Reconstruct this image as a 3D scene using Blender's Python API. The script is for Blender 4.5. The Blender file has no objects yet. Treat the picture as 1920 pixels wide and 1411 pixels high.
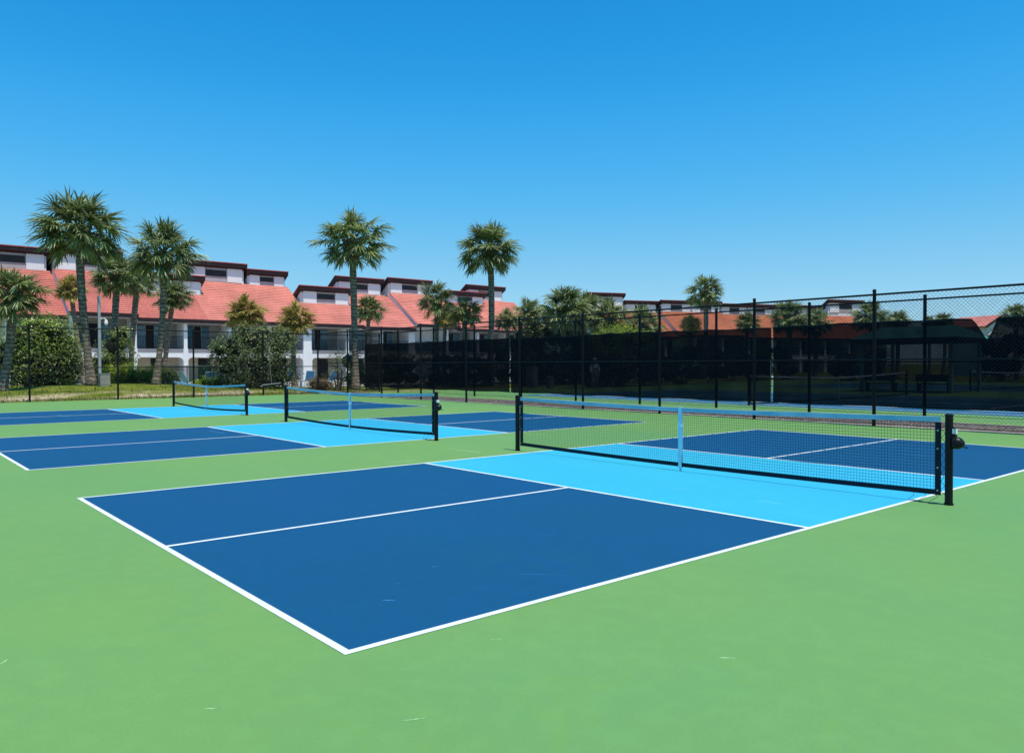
import bpy, bmesh, math, random
from mathutils import Vector, Matrix

random.seed(7)
SC = bpy.context.scene
COL = SC.collection
R = math.radians

# ------------------------------------------------------------------ helpers
class MB:
    """collects polygons (with an optional per-face tint) and links them as one mesh object"""
    def __init__(self):
        self.v = []; self.f = []; self.m = []; self.c = []
    def poly(self, pts, mi=0, tint=None):
        n = len(self.v)
        self.v.extend([tuple(p) for p in pts])
        self.f.append(tuple(range(n, n + len(pts)))); self.m.append(mi); self.c.append(tint)
    def box(self, x0, y0, z0, x1, y1, z1, mi=0):
        n = len(self.v)
        self.v.extend([(x0,y0,z0),(x1,y0,z0),(x1,y1,z0),(x0,y1,z0),(x0,y0,z1),(x1,y0,z1),(x1,y1,z1),(x0,y1,z1)])
        for q in ((3,2,1,0),(4,5,6,7),(0,1,5,4),(1,2,6,5),(2,3,7,6),(3,0,4,7)):
            self.f.append(tuple(n + i for i in q)); self.m.append(mi); self.c.append(None)
    def prism_x(self, prof, x0, x1, mi=0):
        """polygon prof in (y,z) extruded along x"""
        k = len(prof); n = len(self.v)
        for x in (x0, x1): self.v.extend([(x, p[0], p[1]) for p in prof])
        self.f.append(tuple(n + i for i in range(k))); self.m.append(mi); self.c.append(None)
        self.f.append(tuple(n + k + i for i in reversed(range(k)))); self.m.append(mi); self.c.append(None)
        for i in range(k):
            j = (i + 1) % k
            self.f.append((n + i, n + k + i, n + k + j, n + j)); self.m.append(mi); self.c.append(None)
    def tube(self, pts, r, sides=8, cap=True, mi=0, tint=None):
        pts = [Vector(p) for p in pts]
        if not isinstance(r, (list, tuple)): r = [r] * len(pts)
        n0 = len(self.v); a = None
        for i, p in enumerate(pts):
            t = (pts[min(i + 1, len(pts) - 1)] - pts[max(i - 1, 0)]).normalized()
            if a is None:
                a = t.orthogonal().normalized()
            else:
                a = (a - t * a.dot(t)).normalized()
            b = t.cross(a)
            for k in range(sides):
                w = 2 * math.pi * k / sides
                self.v.append(tuple(p + (a * math.cos(w) + b * math.sin(w)) * r[i]))
        for i in range(len(pts) - 1):
            for k in range(sides):
                k2 = (k + 1) % sides
                self.f.append((n0 + i*sides + k, n0 + i*sides + k2, n0 + (i+1)*sides + k2, n0 + (i+1)*sides + k)); self.m.append(mi); self.c.append(tint)
        if cap:
            self.f.append(tuple(n0 + k for k in reversed(range(sides)))); self.m.append(mi); self.c.append(tint)
            e = n0 + (len(pts) - 1) * sides
            self.f.append(tuple(e + k for k in range(sides))); self.m.append(mi); self.c.append(tint)
    def build(self, name, mats, parent=None, smooth=False, loc=None):
        me = bpy.data.meshes.new(name)
        me.from_pydata(self.v, [], self.f)
        if not isinstance(mats, (list, tuple)): mats = [mats]
        for m in mats: me.materials.append(m)
        me.polygons.foreach_set('material_index', self.m)
        if any(c is not None for c in self.c):
            at = me.color_attributes.new('tint', 'FLOAT_COLOR', 'CORNER')
            buf = []
            for f, c in zip(self.f, self.c):
                c = c or (1, 1, 1)
                buf.extend([c[0], c[1], c[2], 1.0] * len(f))
            at.data.foreach_set('color', buf)
        if smooth:
            me.polygons.foreach_set('use_smooth', [True] * len(me.polygons))
        me.update()
        o = bpy.data.objects.new(name, me); COL.objects.link(o)
        if parent is not None: o.parent = parent
        if loc: o.location = loc
        return o

def tag(o, label, cat, group=None):
    o['label'] = label; o['category'] = cat
    if group: o['group'] = group
    return o
def thing(name, label, cat, loc=(0,0,0), rz=0.0, group=None):
    o = bpy.data.objects.new(name, None); COL.objects.link(o)
    o.location = loc; o.rotation_euler = (0, 0, rz); o.empty_display_size = .3
    return tag(o, label, cat, group)
def struct(o, kind='structure'):
    o['kind'] = kind; return o
def copy_tree(o, parent=None):
    c = o.copy(); COL.objects.link(c)
    if parent is not None: c.parent = parent
    for ch in list(o.children): copy_tree(ch, c)
    return c

# ------------------------------------------------------------------ materials
def mat(name, col, rough=.7, var=.12, scale=3.0, spec=.3, metal=0.0, bump=0.0, bscale=None, coord='Object', tint=False, col2=None, detail=4):
    m = bpy.data.materials.new(name); m.use_nodes = True
    nt = m.node_tree; b = nt.nodes['Principled BSDF']
    b.inputs['Roughness'].default_value = rough
    b.inputs['Metallic'].default_value = metal
    b.inputs['Specular IOR Level'].default_value = spec
    tc = nt.nodes.new('ShaderNodeTexCoord')
    no = nt.nodes.new('ShaderNodeTexNoise'); no.inputs['Scale'].default_value = scale; no.inputs['Detail'].default_value = detail
    nt.links.new(tc.outputs[coord], no.inputs['Vector'])
    mx = nt.nodes.new('ShaderNodeMix'); mx.data_type = 'RGBA'
    c2 = col2 or tuple(min(1, c * (1 + var)) for c in col)
    c1 = tuple(c * (1 - var) for c in col) if col2 is None else col
    rp = nt.nodes.new('ShaderNodeMapRange'); rp.inputs['From Min'].default_value = .32; rp.inputs['From Max'].default_value = .68
    nt.links.new(no.outputs['Fac'], rp.inputs['Value']); nt.links.new(rp.outputs[0], mx.inputs['Factor'])
    mx.inputs['A'].default_value = (*c1, 1); mx.inputs['B'].default_value = (*c2, 1)
    out = mx.outputs['Result']
    if tint:
        at = nt.nodes.new('ShaderNodeAttribute'); at.attribute_name = 'tint'
        mm = nt.nodes.new('ShaderNodeMix'); mm.data_type = 'RGBA'; mm.blend_type = 'MULTIPLY'; mm.inputs['Factor'].default_value = 1
        nt.links.new(out, mm.inputs['A']); nt.links.new(at.outputs['Color'], mm.inputs['B']); out = mm.outputs['Result']
    nt.links.new(out, b.inputs['Base Color'])
    if bump:
        n2 = nt.nodes.new('ShaderNodeTexNoise'); n2.inputs['Scale'].default_value = bscale or scale * 8
        nt.links.new(tc.outputs[coord], n2.inputs['Vector'])
        bp = nt.nodes.new('ShaderNodeBump'); bp.inputs['Strength'].default_value = bump; bp.inputs['Distance'].default_value = .02
        nt.links.new(n2.outputs['Fac'], bp.inputs['Height']); nt.links.new(bp.outputs[0], b.inputs['Normal'])
    m['bsdf_out'] = 1
    return m

def leaf_mat(name, col, trans=.25, rough=.5, spec=.35):
    m = mat(name, col, rough=rough, var=.25, scale=1.5, spec=spec, tint=True)
    nt = m.node_tree; b = nt.nodes['Principled BSDF']; out = nt.nodes['Material Output']
    tr = nt.nodes.new('ShaderNodeBsdfTranslucent')
    src = b.inputs['Base Color'].links[0].from_socket
    nt.links.new(src, tr.inputs['Color'])
    ms = nt.nodes.new('ShaderNodeMixShader'); ms.inputs[0].default_value = trans
    nt.links.new(b.outputs[0], ms.inputs[1]); nt.links.new(tr.outputs[0], ms.inputs[2]); nt.links.new(ms.outputs[0], out.inputs['Surface'])
    return m

def court_mat(name, base, scuff, amt):
    """acrylic court paint: broad mottling, squeegee drift, worn streaks and specks"""
    m = bpy.data.materials.new(name); m.use_nodes = True
    nt = m.node_tree; b = nt.nodes['Principled BSDF']; L = nt.links.new
    b.inputs['Roughness'].default_value = .62; b.inputs['Specular IOR Level'].default_value = .22
    tc = nt.nodes.new('ShaderNodeTexCoord')
    def noise(scale, detail=4, stretch=None, rot=0, dist=0):
        n = nt.nodes.new('ShaderNodeTexNoise'); n.inputs['Scale'].default_value = scale; n.inputs['Detail'].default_value = detail
        n.inputs['Distortion'].default_value = dist
        if stretch:
            mp = nt.nodes.new('ShaderNodeMapping'); mp.inputs['Scale'].default_value = stretch; mp.inputs['Rotation'].default_value = (0, 0, rot)
            L(tc.outputs['Object'], mp.inputs['Vector']); L(mp.outputs[0], n.inputs['Vector'])
        else:
            L(tc.outputs['Object'], n.inputs['Vector'])
        return n.outputs['Fac']
    def rng(s, a, c, lo=0., hi=1.):
        r = nt.nodes.new('ShaderNodeMapRange'); r.inputs['From Min'].default_value = a; r.inputs['From Max'].default_value = c
        r.inputs['To Min'].default_value = lo; r.inputs['To Max'].default_value = hi
        L(s, r.inputs['Value']); return r.outputs[0]
    def mix(fac, a, c, mode='MIX'):
        x = nt.nodes.new('ShaderNodeMix'); x.data_type = 'RGBA'; x.blend_type = mode
        for s, v in ((x.inputs['Factor'], fac), (x.inputs['A'], a), (x.inputs['B'], c)):
            if isinstance(v, (int, float)): s.default_value = v
            elif isinstance(v, tuple): s.default_value = (*v, 1)
            else: L(v, s)
        return x.outputs['Result']
    def mul(a, c):
        x = nt.nodes.new('ShaderNodeMath'); x.operation = 'MULTIPLY'
        for s, v in ((x.inputs[0], a), (x.inputs[1], c)):
            if isinstance(v, (int, float)): s.default_value = v
            else: L(v, s)
        return x.outputs[0]
    warm = (base[0]*1.20, base[1]*1.05, base[2]*.86); cool = (base[0]*.86, base[1]*.96, base[2]*1.12)
    c = mix(rng(noise(.22, 3), .35, .65), warm, cool)
    c = mix(rng(noise(.9, 5, (1, .35, 1), .6), .35, .65, 0, .55), c, tuple(x*.90 for x in base))
    c = mix(rng(noise(55, 3), .3, .7, 0, .55), c, tuple(x*.84 for x in base))
    ring = noise(.55, 6, None, 0, 1.6)
    c = mix(mul(rng(ring, .47, .50), rng(ring, .53, .50)), c, tuple(x*.93 for x in base))
    c = mix(rng(noise(7, 4), .45, .75, 0, .28), c, tuple(min(1, x*1.10 + .004) for x in base))
    # worn streaks: long thin noise where a patch mask allows
    st = mul(rng(noise(3.2, 2, (1, .05, 1), .35, .4), .70, .74), rng(noise(.8, 2), .50, .62))
    st2 = mul(rng(noise(3.0, 2, (.06, 1, 1), -.25, .4), .71, .75), rng(noise(.7, 2), .52, .64))
    sp = mul(rng(noise(16, 2), .755, .80), rng(noise(.6, 2), .45, .62))
    c = mix(mul(st, amt), c, scuff); c = mix(mul(st2, amt * .8), c, scuff); c = mix(mul(sp, amt * 1.3), c, scuff)
    L(c, b.inputs['Base Color'])
    bp = nt.nodes.new('ShaderNodeBump'); bp.inputs['Strength'].default_value = .25; bp.inputs['Distance'].default_value = .004
    L(noise(140, 3), bp.inputs['Height']); L(bp.outputs[0], b.inputs['Normal'])
    return m

def screen_mat(name, col, clear, var=.03):
    m = bpy.data.materials.new(name); m.use_nodes = True
    nt = m.node_tree; b = nt.nodes['Principled BSDF']; out = nt.nodes['Material Output']
    b.inputs['Base Color'].default_value = (*col, 1); b.inputs['Roughness'].default_value = .9; b.inputs['Specular IOR Level'].default_value = .05
    tr = nt.nodes.new('ShaderNodeBsdfTransparent')
    tc = nt.nodes.new('ShaderNodeTexCoord'); no = nt.nodes.new('ShaderNodeTexNoise'); no.inputs['Scale'].default_value = 1.2
    nt.links.new(tc.outputs['Object'], no.inputs['Vector'])
    r = nt.nodes.new('ShaderNodeMapRange'); r.inputs['From Min'].default_value = .3; r.inputs['From Max'].default_value = .7
    r.inputs['To Min'].default_value = clear - var; r.inputs['To Max'].default_value = clear + var
    nt.links.new(no.outputs['Fac'], r.inputs['Value'])
    ms = nt.nodes.new('ShaderNodeMixShader')
    nt.links.new(r.outputs[0], ms.inputs[0]); nt.links.new(b.outputs[0], ms.inputs[1]); nt.links.new(tr.outputs[0], ms.inputs[2])
    nt.links.new(ms.outputs[0], out.inputs['Surface'])
    return m

def tile_mat(name, c1, c2, mortar):
    m = bpy.data.materials.new(name); m.use_nodes = True
    nt = m.node_tree; b = nt.nodes['Principled BSDF']; L = nt.links.new
    b.inputs['Roughness'].default_value = .8; b.inputs['Specular IOR Level'].default_value = .2
    tc = nt.nodes.new('ShaderNodeTexCoord')
    br = nt.nodes.new('ShaderNodeTexBrick'); br.inputs['Scale'].default_value = 1.0
    br.inputs['Brick Width'].default_value = .30; br.inputs['Row Height'].default_value = .335; br.inputs['Mortar Size'].default_value = .012
    br.inputs['Color1'].default_value = (*c1, 1); br.inputs['Color2'].default_value = (*c2, 1); br.inputs['Mortar'].default_value = (*mortar, 1)
    L(tc.outputs['Object'], br.inputs['Vector'])
    no = nt.nodes.new('ShaderNodeTexNoise'); no.inputs['Scale'].default_value = .45; no.inputs['Detail'].default_value = 5
    L(tc.outputs['Object'], no.inputs['Vector'])
    r = nt.nodes.new('ShaderNodeMapRange'); r.inputs['From Min'].default_value = .3; r.inputs['From Max'].default_value = .7
    r.inputs['To Min'].default_value = .80; r.inputs['To Max'].default_value = 1.12
    L(no.outputs['Fac'], r.inputs['Value'])
    mm = nt.nodes.new('ShaderNodeMix'); mm.data_type = 'RGBA'; mm.blend_type = 'MULTIPLY'; mm.inputs['Factor'].default_value = 1
    L(br.outputs['Color'], mm.inputs['A']); L(r.outputs[0], mm.inputs['B']); L(mm.outputs['Result'], b.inputs['Base Color'])
    return m

def trunk_mat(name):
    m = mat(name, (.235, .185, .14), rough=.95, var=.45, scale=6, spec=.1, bump=.6, bscale=20)
    nt = m.node_tree; b = nt.nodes['Principled BSDF']; L = nt.links.new
    tc = nt.nodes.new('ShaderNodeTexCoord'); w = nt.nodes.new('ShaderNodeTexWave'); w.bands_direction = 'Z'
    w.inputs['Scale'].default_value = 1.6; w.inputs['Distortion'].default_value = 5; w.inputs['Detail'].default_value = 3; w.inputs['Detail Scale'].default_value = 2
    L(tc.outputs['Object'], w.inputs['Vector'])
    r = nt.nodes.new('ShaderNodeMapRange'); r.inputs['To Min'].default_value = .5; r.inputs['To Max'].default_value = 1.15
    L(w.outputs['Fac'], r.inputs['Value'])
    src = b.inputs['Base Color'].links[0].from_socket
    mm = nt.nodes.new('ShaderNodeMix'); mm.data_type = 'RGBA'; mm.blend_type = 'MULTIPLY'; mm.inputs['Factor'].default_value = 1
    L(src, mm.inputs['A']); L(r.outputs[0], mm.inputs['B']); L(mm.outputs['Result'], b.inputs['Base Color'])
    return m

M = {}
M['green'] = court_mat('court_green_paint', (.152, .326, .091), (.36, .56, .28), .42)
M['blue'] = court_mat('court_blue_paint', (.0028, .077, .190), (.10, .28, .45), .45)
M['cyan'] = court_mat('court_light_blue_paint', (.037, .43, .64), (.2, .6, .75), .2)
M['farblue'] = court_mat('tennis_blue_paint', (.016, .12, .23), (.2, .35, .45), .3)
M['line'] = mat('white_line_paint', (.62, .68, .69), rough=.7, var=.1, scale=5, col2=(.76, .80, .80), detail=8)
M['black'] = mat('black_powder_coat', (.005, .005, .0065), rough=.45, var=.2, scale=20, spec=.2)
M['netpost'] = mat('black_post_paint', (.007, .007, .009), rough=.4, var=.3, scale=12, spec=.2)
M['wire'] = mat('black_vinyl_wire', (.012, .013, .014), rough=.5, var=.2, scale=8)
M['cord'] = mat('black_net_cord', (.012, .013, .016), rough=.85, var=.2, scale=8)
M['navy'] = mat('navy_binding', (.008, .009, .020), rough=.75, var=.25, scale=10)
M['tape'] = mat('blue_tape_vinyl', (.10, .36, .47), rough=.55, var=.1, scale=2.2, col2=(.26, .50, .58))
M['tapeedge'] = mat('pale_tape_edge', (.62, .74, .80), rough=.6, var=.06, scale=6)
M['strap'] = mat('pale_blue_strap', (.58, .76, .82), rough=.6, var=.10, scale=14)
M['steel'] = mat('galvanised_steel', (.42, .43, .44), rough=.4, metal=.6, var=.15, scale=9)
M['label'] = mat('white_sticker', (.75, .76, .78), rough=.5, var=.05, scale=9)
M['screen'] = screen_mat('dark_windscreen_cloth', (.003, .004, .008), .042, .014)
M['hem'] = mat('pale_screen_hem', (.20, .21, .22), rough=.8, var=.3, scale=6)
M['darkhem'] = mat('dark_screen_hem', (.006, .007, .011), rough=.85, var=.2, scale=6)
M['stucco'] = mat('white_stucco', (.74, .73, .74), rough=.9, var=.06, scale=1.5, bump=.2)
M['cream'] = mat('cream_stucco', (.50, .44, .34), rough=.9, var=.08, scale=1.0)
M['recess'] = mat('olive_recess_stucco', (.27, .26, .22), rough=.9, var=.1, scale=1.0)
M['shade'] = mat('shaded_mauve_stucco', (.44, .38, .40), rough=.9, var=.08, scale=1.0)  # shadow of the recessed lantern bay, painted into the stucco colour
M['panel'] = mat('white_wall_panel', (.80, .785, .80), rough=.8, var=.04, scale=1.2)
M['slab'] = mat('grey_balcony_slab', (.26, .245, .275), rough=.9, var=.1, scale=1.2)
M['fascia'] = mat('dark_maroon_fascia', (.022, .010, .013), rough=.6, var=.3, scale=2)
M['louvre'] = mat('dark_louvre', (.035, .03, .032), rough=.5, var=.2, scale=3)
M['strip'] = mat('pale_grey_strip', (.36, .36, .37), rough=.7, var=.1, scale=3)
M['glass'] = mat('window_glass', (.03, .11, .16), rough=.12, var=.5, scale=.6, spec=.8)  # the reflected blue sky is painted into the base tint
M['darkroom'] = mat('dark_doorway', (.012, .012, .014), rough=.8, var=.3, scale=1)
M['tile'] = tile_mat('red_clay_tile', (.67, .240, .185), (.62, .210, .165), (.50, .155, .125))
M['tile_dark'] = tile_mat('weathered_red_tile', (.58, .185, .145), (.52, .16, .125), (.36, .10, .085))
M['tile_orange'] = tile_mat('orange_clay_tile', (.50, .165, .085), (.45, .140, .070), (.34, .09, .045))
M['ridge'] = mat('red_ridge_tile', (.42, .10, .09), rough=.8, var=.2, scale=4)
M['trunk'] = trunk_mat('palm_bark')
M['boots'] = mat('dry_leaf_bases', (.20, .165, .11), rough=.9, var=.5, scale=9)
M['wood'] = mat('shrub_wood', (.13, .11, .09), rough=.9, var=.3, scale=8)
M['frond'] = leaf_mat('palm_frond_leaf', (.215, .260, .095), trans=.26, rough=.42, spec=.5)
M['frond_dry'] = leaf_mat('palm_frond_leaf_dry', (.36, .34, .11), trans=.28, rough=.55)
M['leaf'] = leaf_mat('broad_leaf_glossy', (.165, .235, .048), trans=.28, rough=.38, spec=.5)
M['leaf_grey'] = leaf_mat('small_grey_leaf', (.120, .170, .065), trans=.22, rough=.45)
M['leaf_bright'] = leaf_mat('bright_hedge_leaf', (.25, .34, .028), trans=.3, rough=.5)
M['leaf_red'] = leaf_mat('reddish_shrub_leaf', (.16, .12, .05), trans=.2, rough=.5)
M['leaf_dark'] = leaf_mat('dark_oak_leaf', (.06, .085, .035), trans=.15, rough=.5)
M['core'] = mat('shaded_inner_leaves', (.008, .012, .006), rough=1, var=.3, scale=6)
M['gravel'] = mat('brown_gravel', (.135, .115, .105), rough=.95, var=.35, scale=22, bump=.8, bscale=60)
M['kerb'] = mat('pale_concrete_edge', (.42, .36, .29), rough=.9, var=.2, scale=4)
M['concrete'] = mat('pale_pool_deck', (.46, .43, .38), rough=.9, var=.12, scale=1.0)
M['grass_blade'] = leaf_mat('grass_blade', (.13, .18, .022), trans=.3, rough=.6)
M['sling'] = mat('blue_sling', (.05, .24, .48), rough=.7, var=.15, scale=5)
M['teal_sling'] = mat('teal_sling', (.10, .26, .30), rough=.7, var=.15, scale=5)
M['white_tube'] = mat('white_tube_paint', (.78, .78, .76), rough=.4, var=.05, scale=6)
M['pool_mesh'] = screen_mat('green_pool_fence_mesh', (.012, .05, .045), .45, .08)
M['pole'] = mat('pale_grey_pole', (.34, .36, .38), rough=.6, var=.12, scale=5)
M['box'] = mat('beige_cabinet', (.31, .30, .25), rough=.6, var=.1, scale=4)
M['camera'] = mat('white_camera_housing', (.75, .75, .76), rough=.4, var=.05, scale=6)
M['green_roof'] = mat('dark_green_metal_roof', (.07, .24, .20), rough=.6, var=.15, scale=1.5)
M['skin'] = mat('skin', (.42, .25, .17), rough=.6, var=.1, scale=10)
M['shirt'] = mat('pale_grey_shirt', (.62, .62, .66), rough=.9, var=.1, scale=8)
M['trousers'] = mat('grey_trousers', (.30, .30, .30), rough=.9, var=.12, scale=8)
M['hat'] = mat('straw_hat', (.62, .55, .30), rough=.9, var=.15, scale=20)
M['bag'] = mat('dark_bag_cloth', (.02, .025, .05), rough=.8, var=.2, scale=9)
M['bin'] = mat('grey_plastic_bin', (.22, .23, .23), rough=.6, var=.1, scale=6)
M['squeegee'] = mat('grey_aluminium', (.22, .225, .235), rough=.45, var=.15, scale=9, metal=.3)
M['rubber'] = mat('black_rubber', (.015, .015, .015), rough=.9, var=.2, scale=9)

# ------------------------------------------------------------------ ground
def hz(x, y):
    if y < 33.2: return 0.0
    ramp = min(1.0, (y - 33.2) / 3.0); ramp = ramp * ramp * (3 - 2 * ramp)
    b = .50 * math.exp(-((x - 8.0) / 6.5) ** 2 - ((y - 40.0) / 5.0) ** 2)
    return ramp * (b + .06)

def grass_material():
    m = bpy.data.materials.new('lawn_grass'); m.use_nodes = True
    nt = m.node_tree; b = nt.nodes['Principled BSDF']; L = nt.links.new
    b.inputs['Roughness'].default_value = .95; b.inputs['Specular IOR Level'].default_value = .1
    tc = nt.nodes.new('ShaderNodeTexCoord')
    def noise(s, d=5, st=None):
        n = nt.nodes.new('ShaderNodeTexNoise'); n.inputs['Scale'].default_value = s; n.inputs['Detail'].default_value = d
        if st:
            mp = nt.nodes.new('ShaderNodeMapping'); mp.inputs['Scale'].default_value = st
            L(tc.outputs['Object'], mp.inputs['Vector']); L(mp.outputs[0], n.inputs['Vector'])
        else: L(tc.outputs['Object'], n.inputs['Vector'])
        return n.outputs['Fac']
    def ramp(s, stops):
        r = nt.nodes.new('ShaderNodeValToRGB'); e = r.color_ramp.elements
        e[0].position = stops[0][0]; e[0].color = (*stops[0][1], 1); e[1].position = stops[-1][0]; e[1].color = (*stops[-1][1], 1)
        for p, c in stops[1:-1]: x = e.new(p); x.color = (*c, 1)
        L(s, r.inputs[0]); return r.outputs[0]
    g = ramp(noise(1.3), [(.3, (.06, .09, .010)), (.52, (.14, .170, .018)), (.76, (.26, .235, .05))])
    s = ramp(noise(5), [(.3, (.24, .18, .10)), (.7, (.60, .50, .33))])
    # sandy, dry band beside the fence: world Y from 33.4 to 35.6, broken by noise
    sx = nt.nodes.new('ShaderNodeSeparateXYZ'); L(tc.outputs['Object'], sx.inputs[0])
    dist = nt.nodes.new('ShaderNodeMath'); dist.operation = 'SUBTRACT'; dist.inputs[1].default_value = 34.7; L(sx.outputs['Y'], dist.inputs[0])
    ab = nt.nodes.new('ShaderNodeMath'); ab.operation = 'ABSOLUTE'; L(dist.outputs[0], ab.inputs[0])
    mr = nt.nodes.new('ShaderNodeMapRange'); mr.inputs['From Min'].default_value = 1.5; mr.inputs['From Max'].default_value = .2; L(ab.outputs[0], mr.inputs['Value'])
    nn = nt.nodes.new('ShaderNodeMapRange'); nn.inputs['From Min'].default_value = .42; nn.inputs['From Max'].default_value = .56; L(noise(.8, 6, (.45, 1, 1)), nn.inputs['Value'])
    mu = nt.nodes.new('ShaderNodeMath'); mu.operation = 'MULTIPLY'; L(mr.outputs[0], mu.inputs[0]); L(nn.outputs[0], mu.inputs[1])
    mx = nt.nodes.new('ShaderNodeMix'); mx.data_type = 'RGBA'; L(mu.outputs[0], mx.inputs['Factor']); L(g, mx.inputs['A']); L(s, mx.inputs['B'])
    L(mx.outputs['Result'], b.inputs['Base Color'])
    bp = nt.nodes.new('ShaderNodeBump'); bp.inputs['Strength'].default_value = .9; bp.inputs['Distance'].default_value = .05
    L(noise(18), bp.inputs['Height']); L(bp.outputs[0], b.inputs['Normal'])
    return m
M['grass'] = grass_material()

g = MB(); g.poly([(-900,-900,-.03),(1400,-900,-.03),(1400,1400,-.03),(-900,1400,-.03)])
struct(g.build('ground', M['grass']))
g = MB()
xs = [-40 + i * .75 for i in range(81)]; ys = [33.15 + j * .6 for j in range(20)]
idx = {}
for j, y in enumerate(ys):
    for i, x in enumerate(xs):
        idx[i, j] = len(g.v); g.v.append((x, y, hz(x, y) + random.uniform(-.012, .012) * (j > 0)))
for j in range(len(ys) - 1):
    for i in range(len(xs) - 1):
        g.f.append((idx[i,j], idx[i+1,j], idx[i+1,j+1], idx[i,j+1])); g.m.append(0); g.c.append(None)
struct(g.build('lawn', M['grass'], smooth=True))
g = MB(); g.poly([(8,44.6,.0),(75,44.6,.0),(75,69,.0),(8,69,.0)])
struct(g.build('pool_deck', M['concrete']))
g = MB(); g.poly([(-22,-24,0),(16.25,-24,0),(16.25,33.15,0),(-22,33.15,0)])
struct(g.build('court_surface', M['green']))
g = MB(); g.poly([(16.42,-24,.0),(18.3,-24,.0),(18.3,33.15,.0),(16.42,33.15,.0)])
struct(g.build('gravel_strip', M['gravel']))
g = MB(); g.box(16.25,-24,-.03,16.42,33.15,.02); g.box(18.3,-24,-.03,18.42,33.15,.03)
struct(g.build('kerb', M['kerb']))
g = MB(); g.poly([(18.42,-30,0),(64,-30,0),(64,33.15,0),(18.42,33.15,0)])
struct(g.build('tennis_surround', M['green']))
# loose stones of the strip
g = MB()
for k in range(2600):
    x = random.uniform(16.5, 18.2); y = random.uniform(-2, 33); s = random.uniform(.02, .05)
    p = [(x + s*math.cos(a + random.uniform(-.4,.4)), y + s*math.sin(a), .004 + random.uniform(0,.01)) for a in (0, 1.6, 3.1, 4.7)]
    t = (x + random.uniform(-.01,.01), y, s * random.uniform(.5, .9)); c = random.uniform(.5, 1.7); c = (c, c*.97, c*.93)
    for i in range(4): g.poly([p[i], p[(i+1)%4], t], 0, c)
struct(g.build('gravel', mat('gravel_stones', (.15, .13, .12), rough=.95, var=.2, scale=9, tint=True)), 'stuff')
# grass blades along the fence and on the mound
g = MB()
for k in range(9000):
    x = random.uniform(-12, 20); y = 33.25 + abs(random.gauss(0, 2.6))
    if y > 44: continue
    if 33.9 < y < 35.6 and random.random() < .75: continue
    z = hz(x, y); h = random.uniform(.04, .13) * (1.5 if y < 33.8 else 1); a = random.uniform(0, 6.28); w = .018
    dx, dy = math.cos(a) * w, math.sin(a) * w; lx, ly = random.uniform(-.05,.05), random.uniform(-.05,.05)
    t = random.uniform(.6, 1.5); t = (t * random.uniform(.9, 1.4), t, t * .8)
    g.poly([(x-dx, y-dy, z-.01), (x+dx, y+dy, z-.01), (x+lx, y+ly, z+h)], 0, t)
struct(g.build('grass', M['grass_blade']), 'stuff')

# ------------------------------------------------------------------ pickleball courts
CL, CW, LW = 13.41, 6.096, .048
K1, K2, NX = 4.572, 8.839, 6.706
COURTS = [(0.0, 0.0), (-.03, 9.18), (.10, 19.25)]
for ox, oy in COURTS:
    for x0, x1 in ((0, K1), (K2, CL)):
        g = MB(); g.poly([(ox+x0,oy,.0016),(ox+x1,oy,.0016),(ox+x1,oy+CW,.0016),(ox+x0,oy+CW,.0016)])
        struct(g.build('court_zone', M['blue']))
    g = MB(); g.poly([(ox+K1,oy,.0016),(ox+K2,oy,.0016),(ox+K2,oy+CW,.0016),(ox+K1,oy+CW,.0016)])
    struct(g.build('kitchen_zone', M['cyan']))
    g = MB()
    def rect(x0, y0, x1, y1): g.poly([(ox+x0,oy+y0,.0032),(ox+x1,oy+y0,.0032),(ox+x1,oy+y1,.0032),(ox+x0,oy+y1,.0032)])
    h = LW / 2
    rect(-h, -h, CL+h, h); rect(-h, CW-h, CL+h, CW+h)
    for x in (0, K1, K2, CL): rect(x-h, h, x+h, CW-h)
    rect(h, CW/2-h, K1-h, CW/2+h); rect(K2+h, CW/2-h, CL-h, CW/2+h)
    struct(g.build('court_line', M['line']))

# scuffs worn into the paint (thin ragged films on the surface)
g = MB()
def scuff(x, y, ang, ln, w, z):
    ca, sa = math.cos(ang), math.sin(ang); n = 7; top = []; bot = []
    for i in range(n):
        t = i / (n - 1) - .5; ww = w * (1 - abs(2*t)**2) * random.uniform(.4, 1) * .5
        jx = random.uniform(-.1, .1) * w
        top.append((x + ca*t*ln - sa*(ww+jx), y + sa*t*ln + ca*(ww+jx), z)); bot.append((x + ca*t*ln + sa*(ww-jx), y + sa*t*ln - ca*(ww-jx), z))
    for i in range(n - 1): g.poly([bot[i], bot[i+1], top[i+1], top[i]])
scuff(1.75, .42, 2.35, .42, .012, .0026); scuff(.62, .62, -.7, .10, .025, .0026); scuff(.86, .9, -.5, .06, .012, .0026)
scuff(2.6, 1.35, -.8, .25, .008, .0026); scuff(1.3, 1.1, -.2, .05, .015, .0026)
struct(g.build('court_scuff', mat('pale_blue_scuff', (.03, .20, .40), rough=.8, var=.5, scale=30)))
g = MB()
for s in ((-.15,-.85,-.45,.12,.014),(-.55,-1.5,.5,.10,.02),(2.1,-1.05,-.72,.35,.0032),(-1.35,1.0,.9,.09,.02),(.7,-.35,-.6,.14,.012),(-.75,-.2,-.6,.08,.012),
          (2.9,-.9,-.8,.2,.0032),(-.5,-1.95,.9,.05,.012),(1.4,-1.3,-.8,.1,.02),(-1.2,-.4,.2,.06,.01),(3.6,-.75,-.6,.3,.007)):
    scuff(*s, .0010)
struct(g.build('court_scuff', mat('pale_green_scuff', (.24, .46, .19), rough=.8, var=.35, scale=30)))

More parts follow.
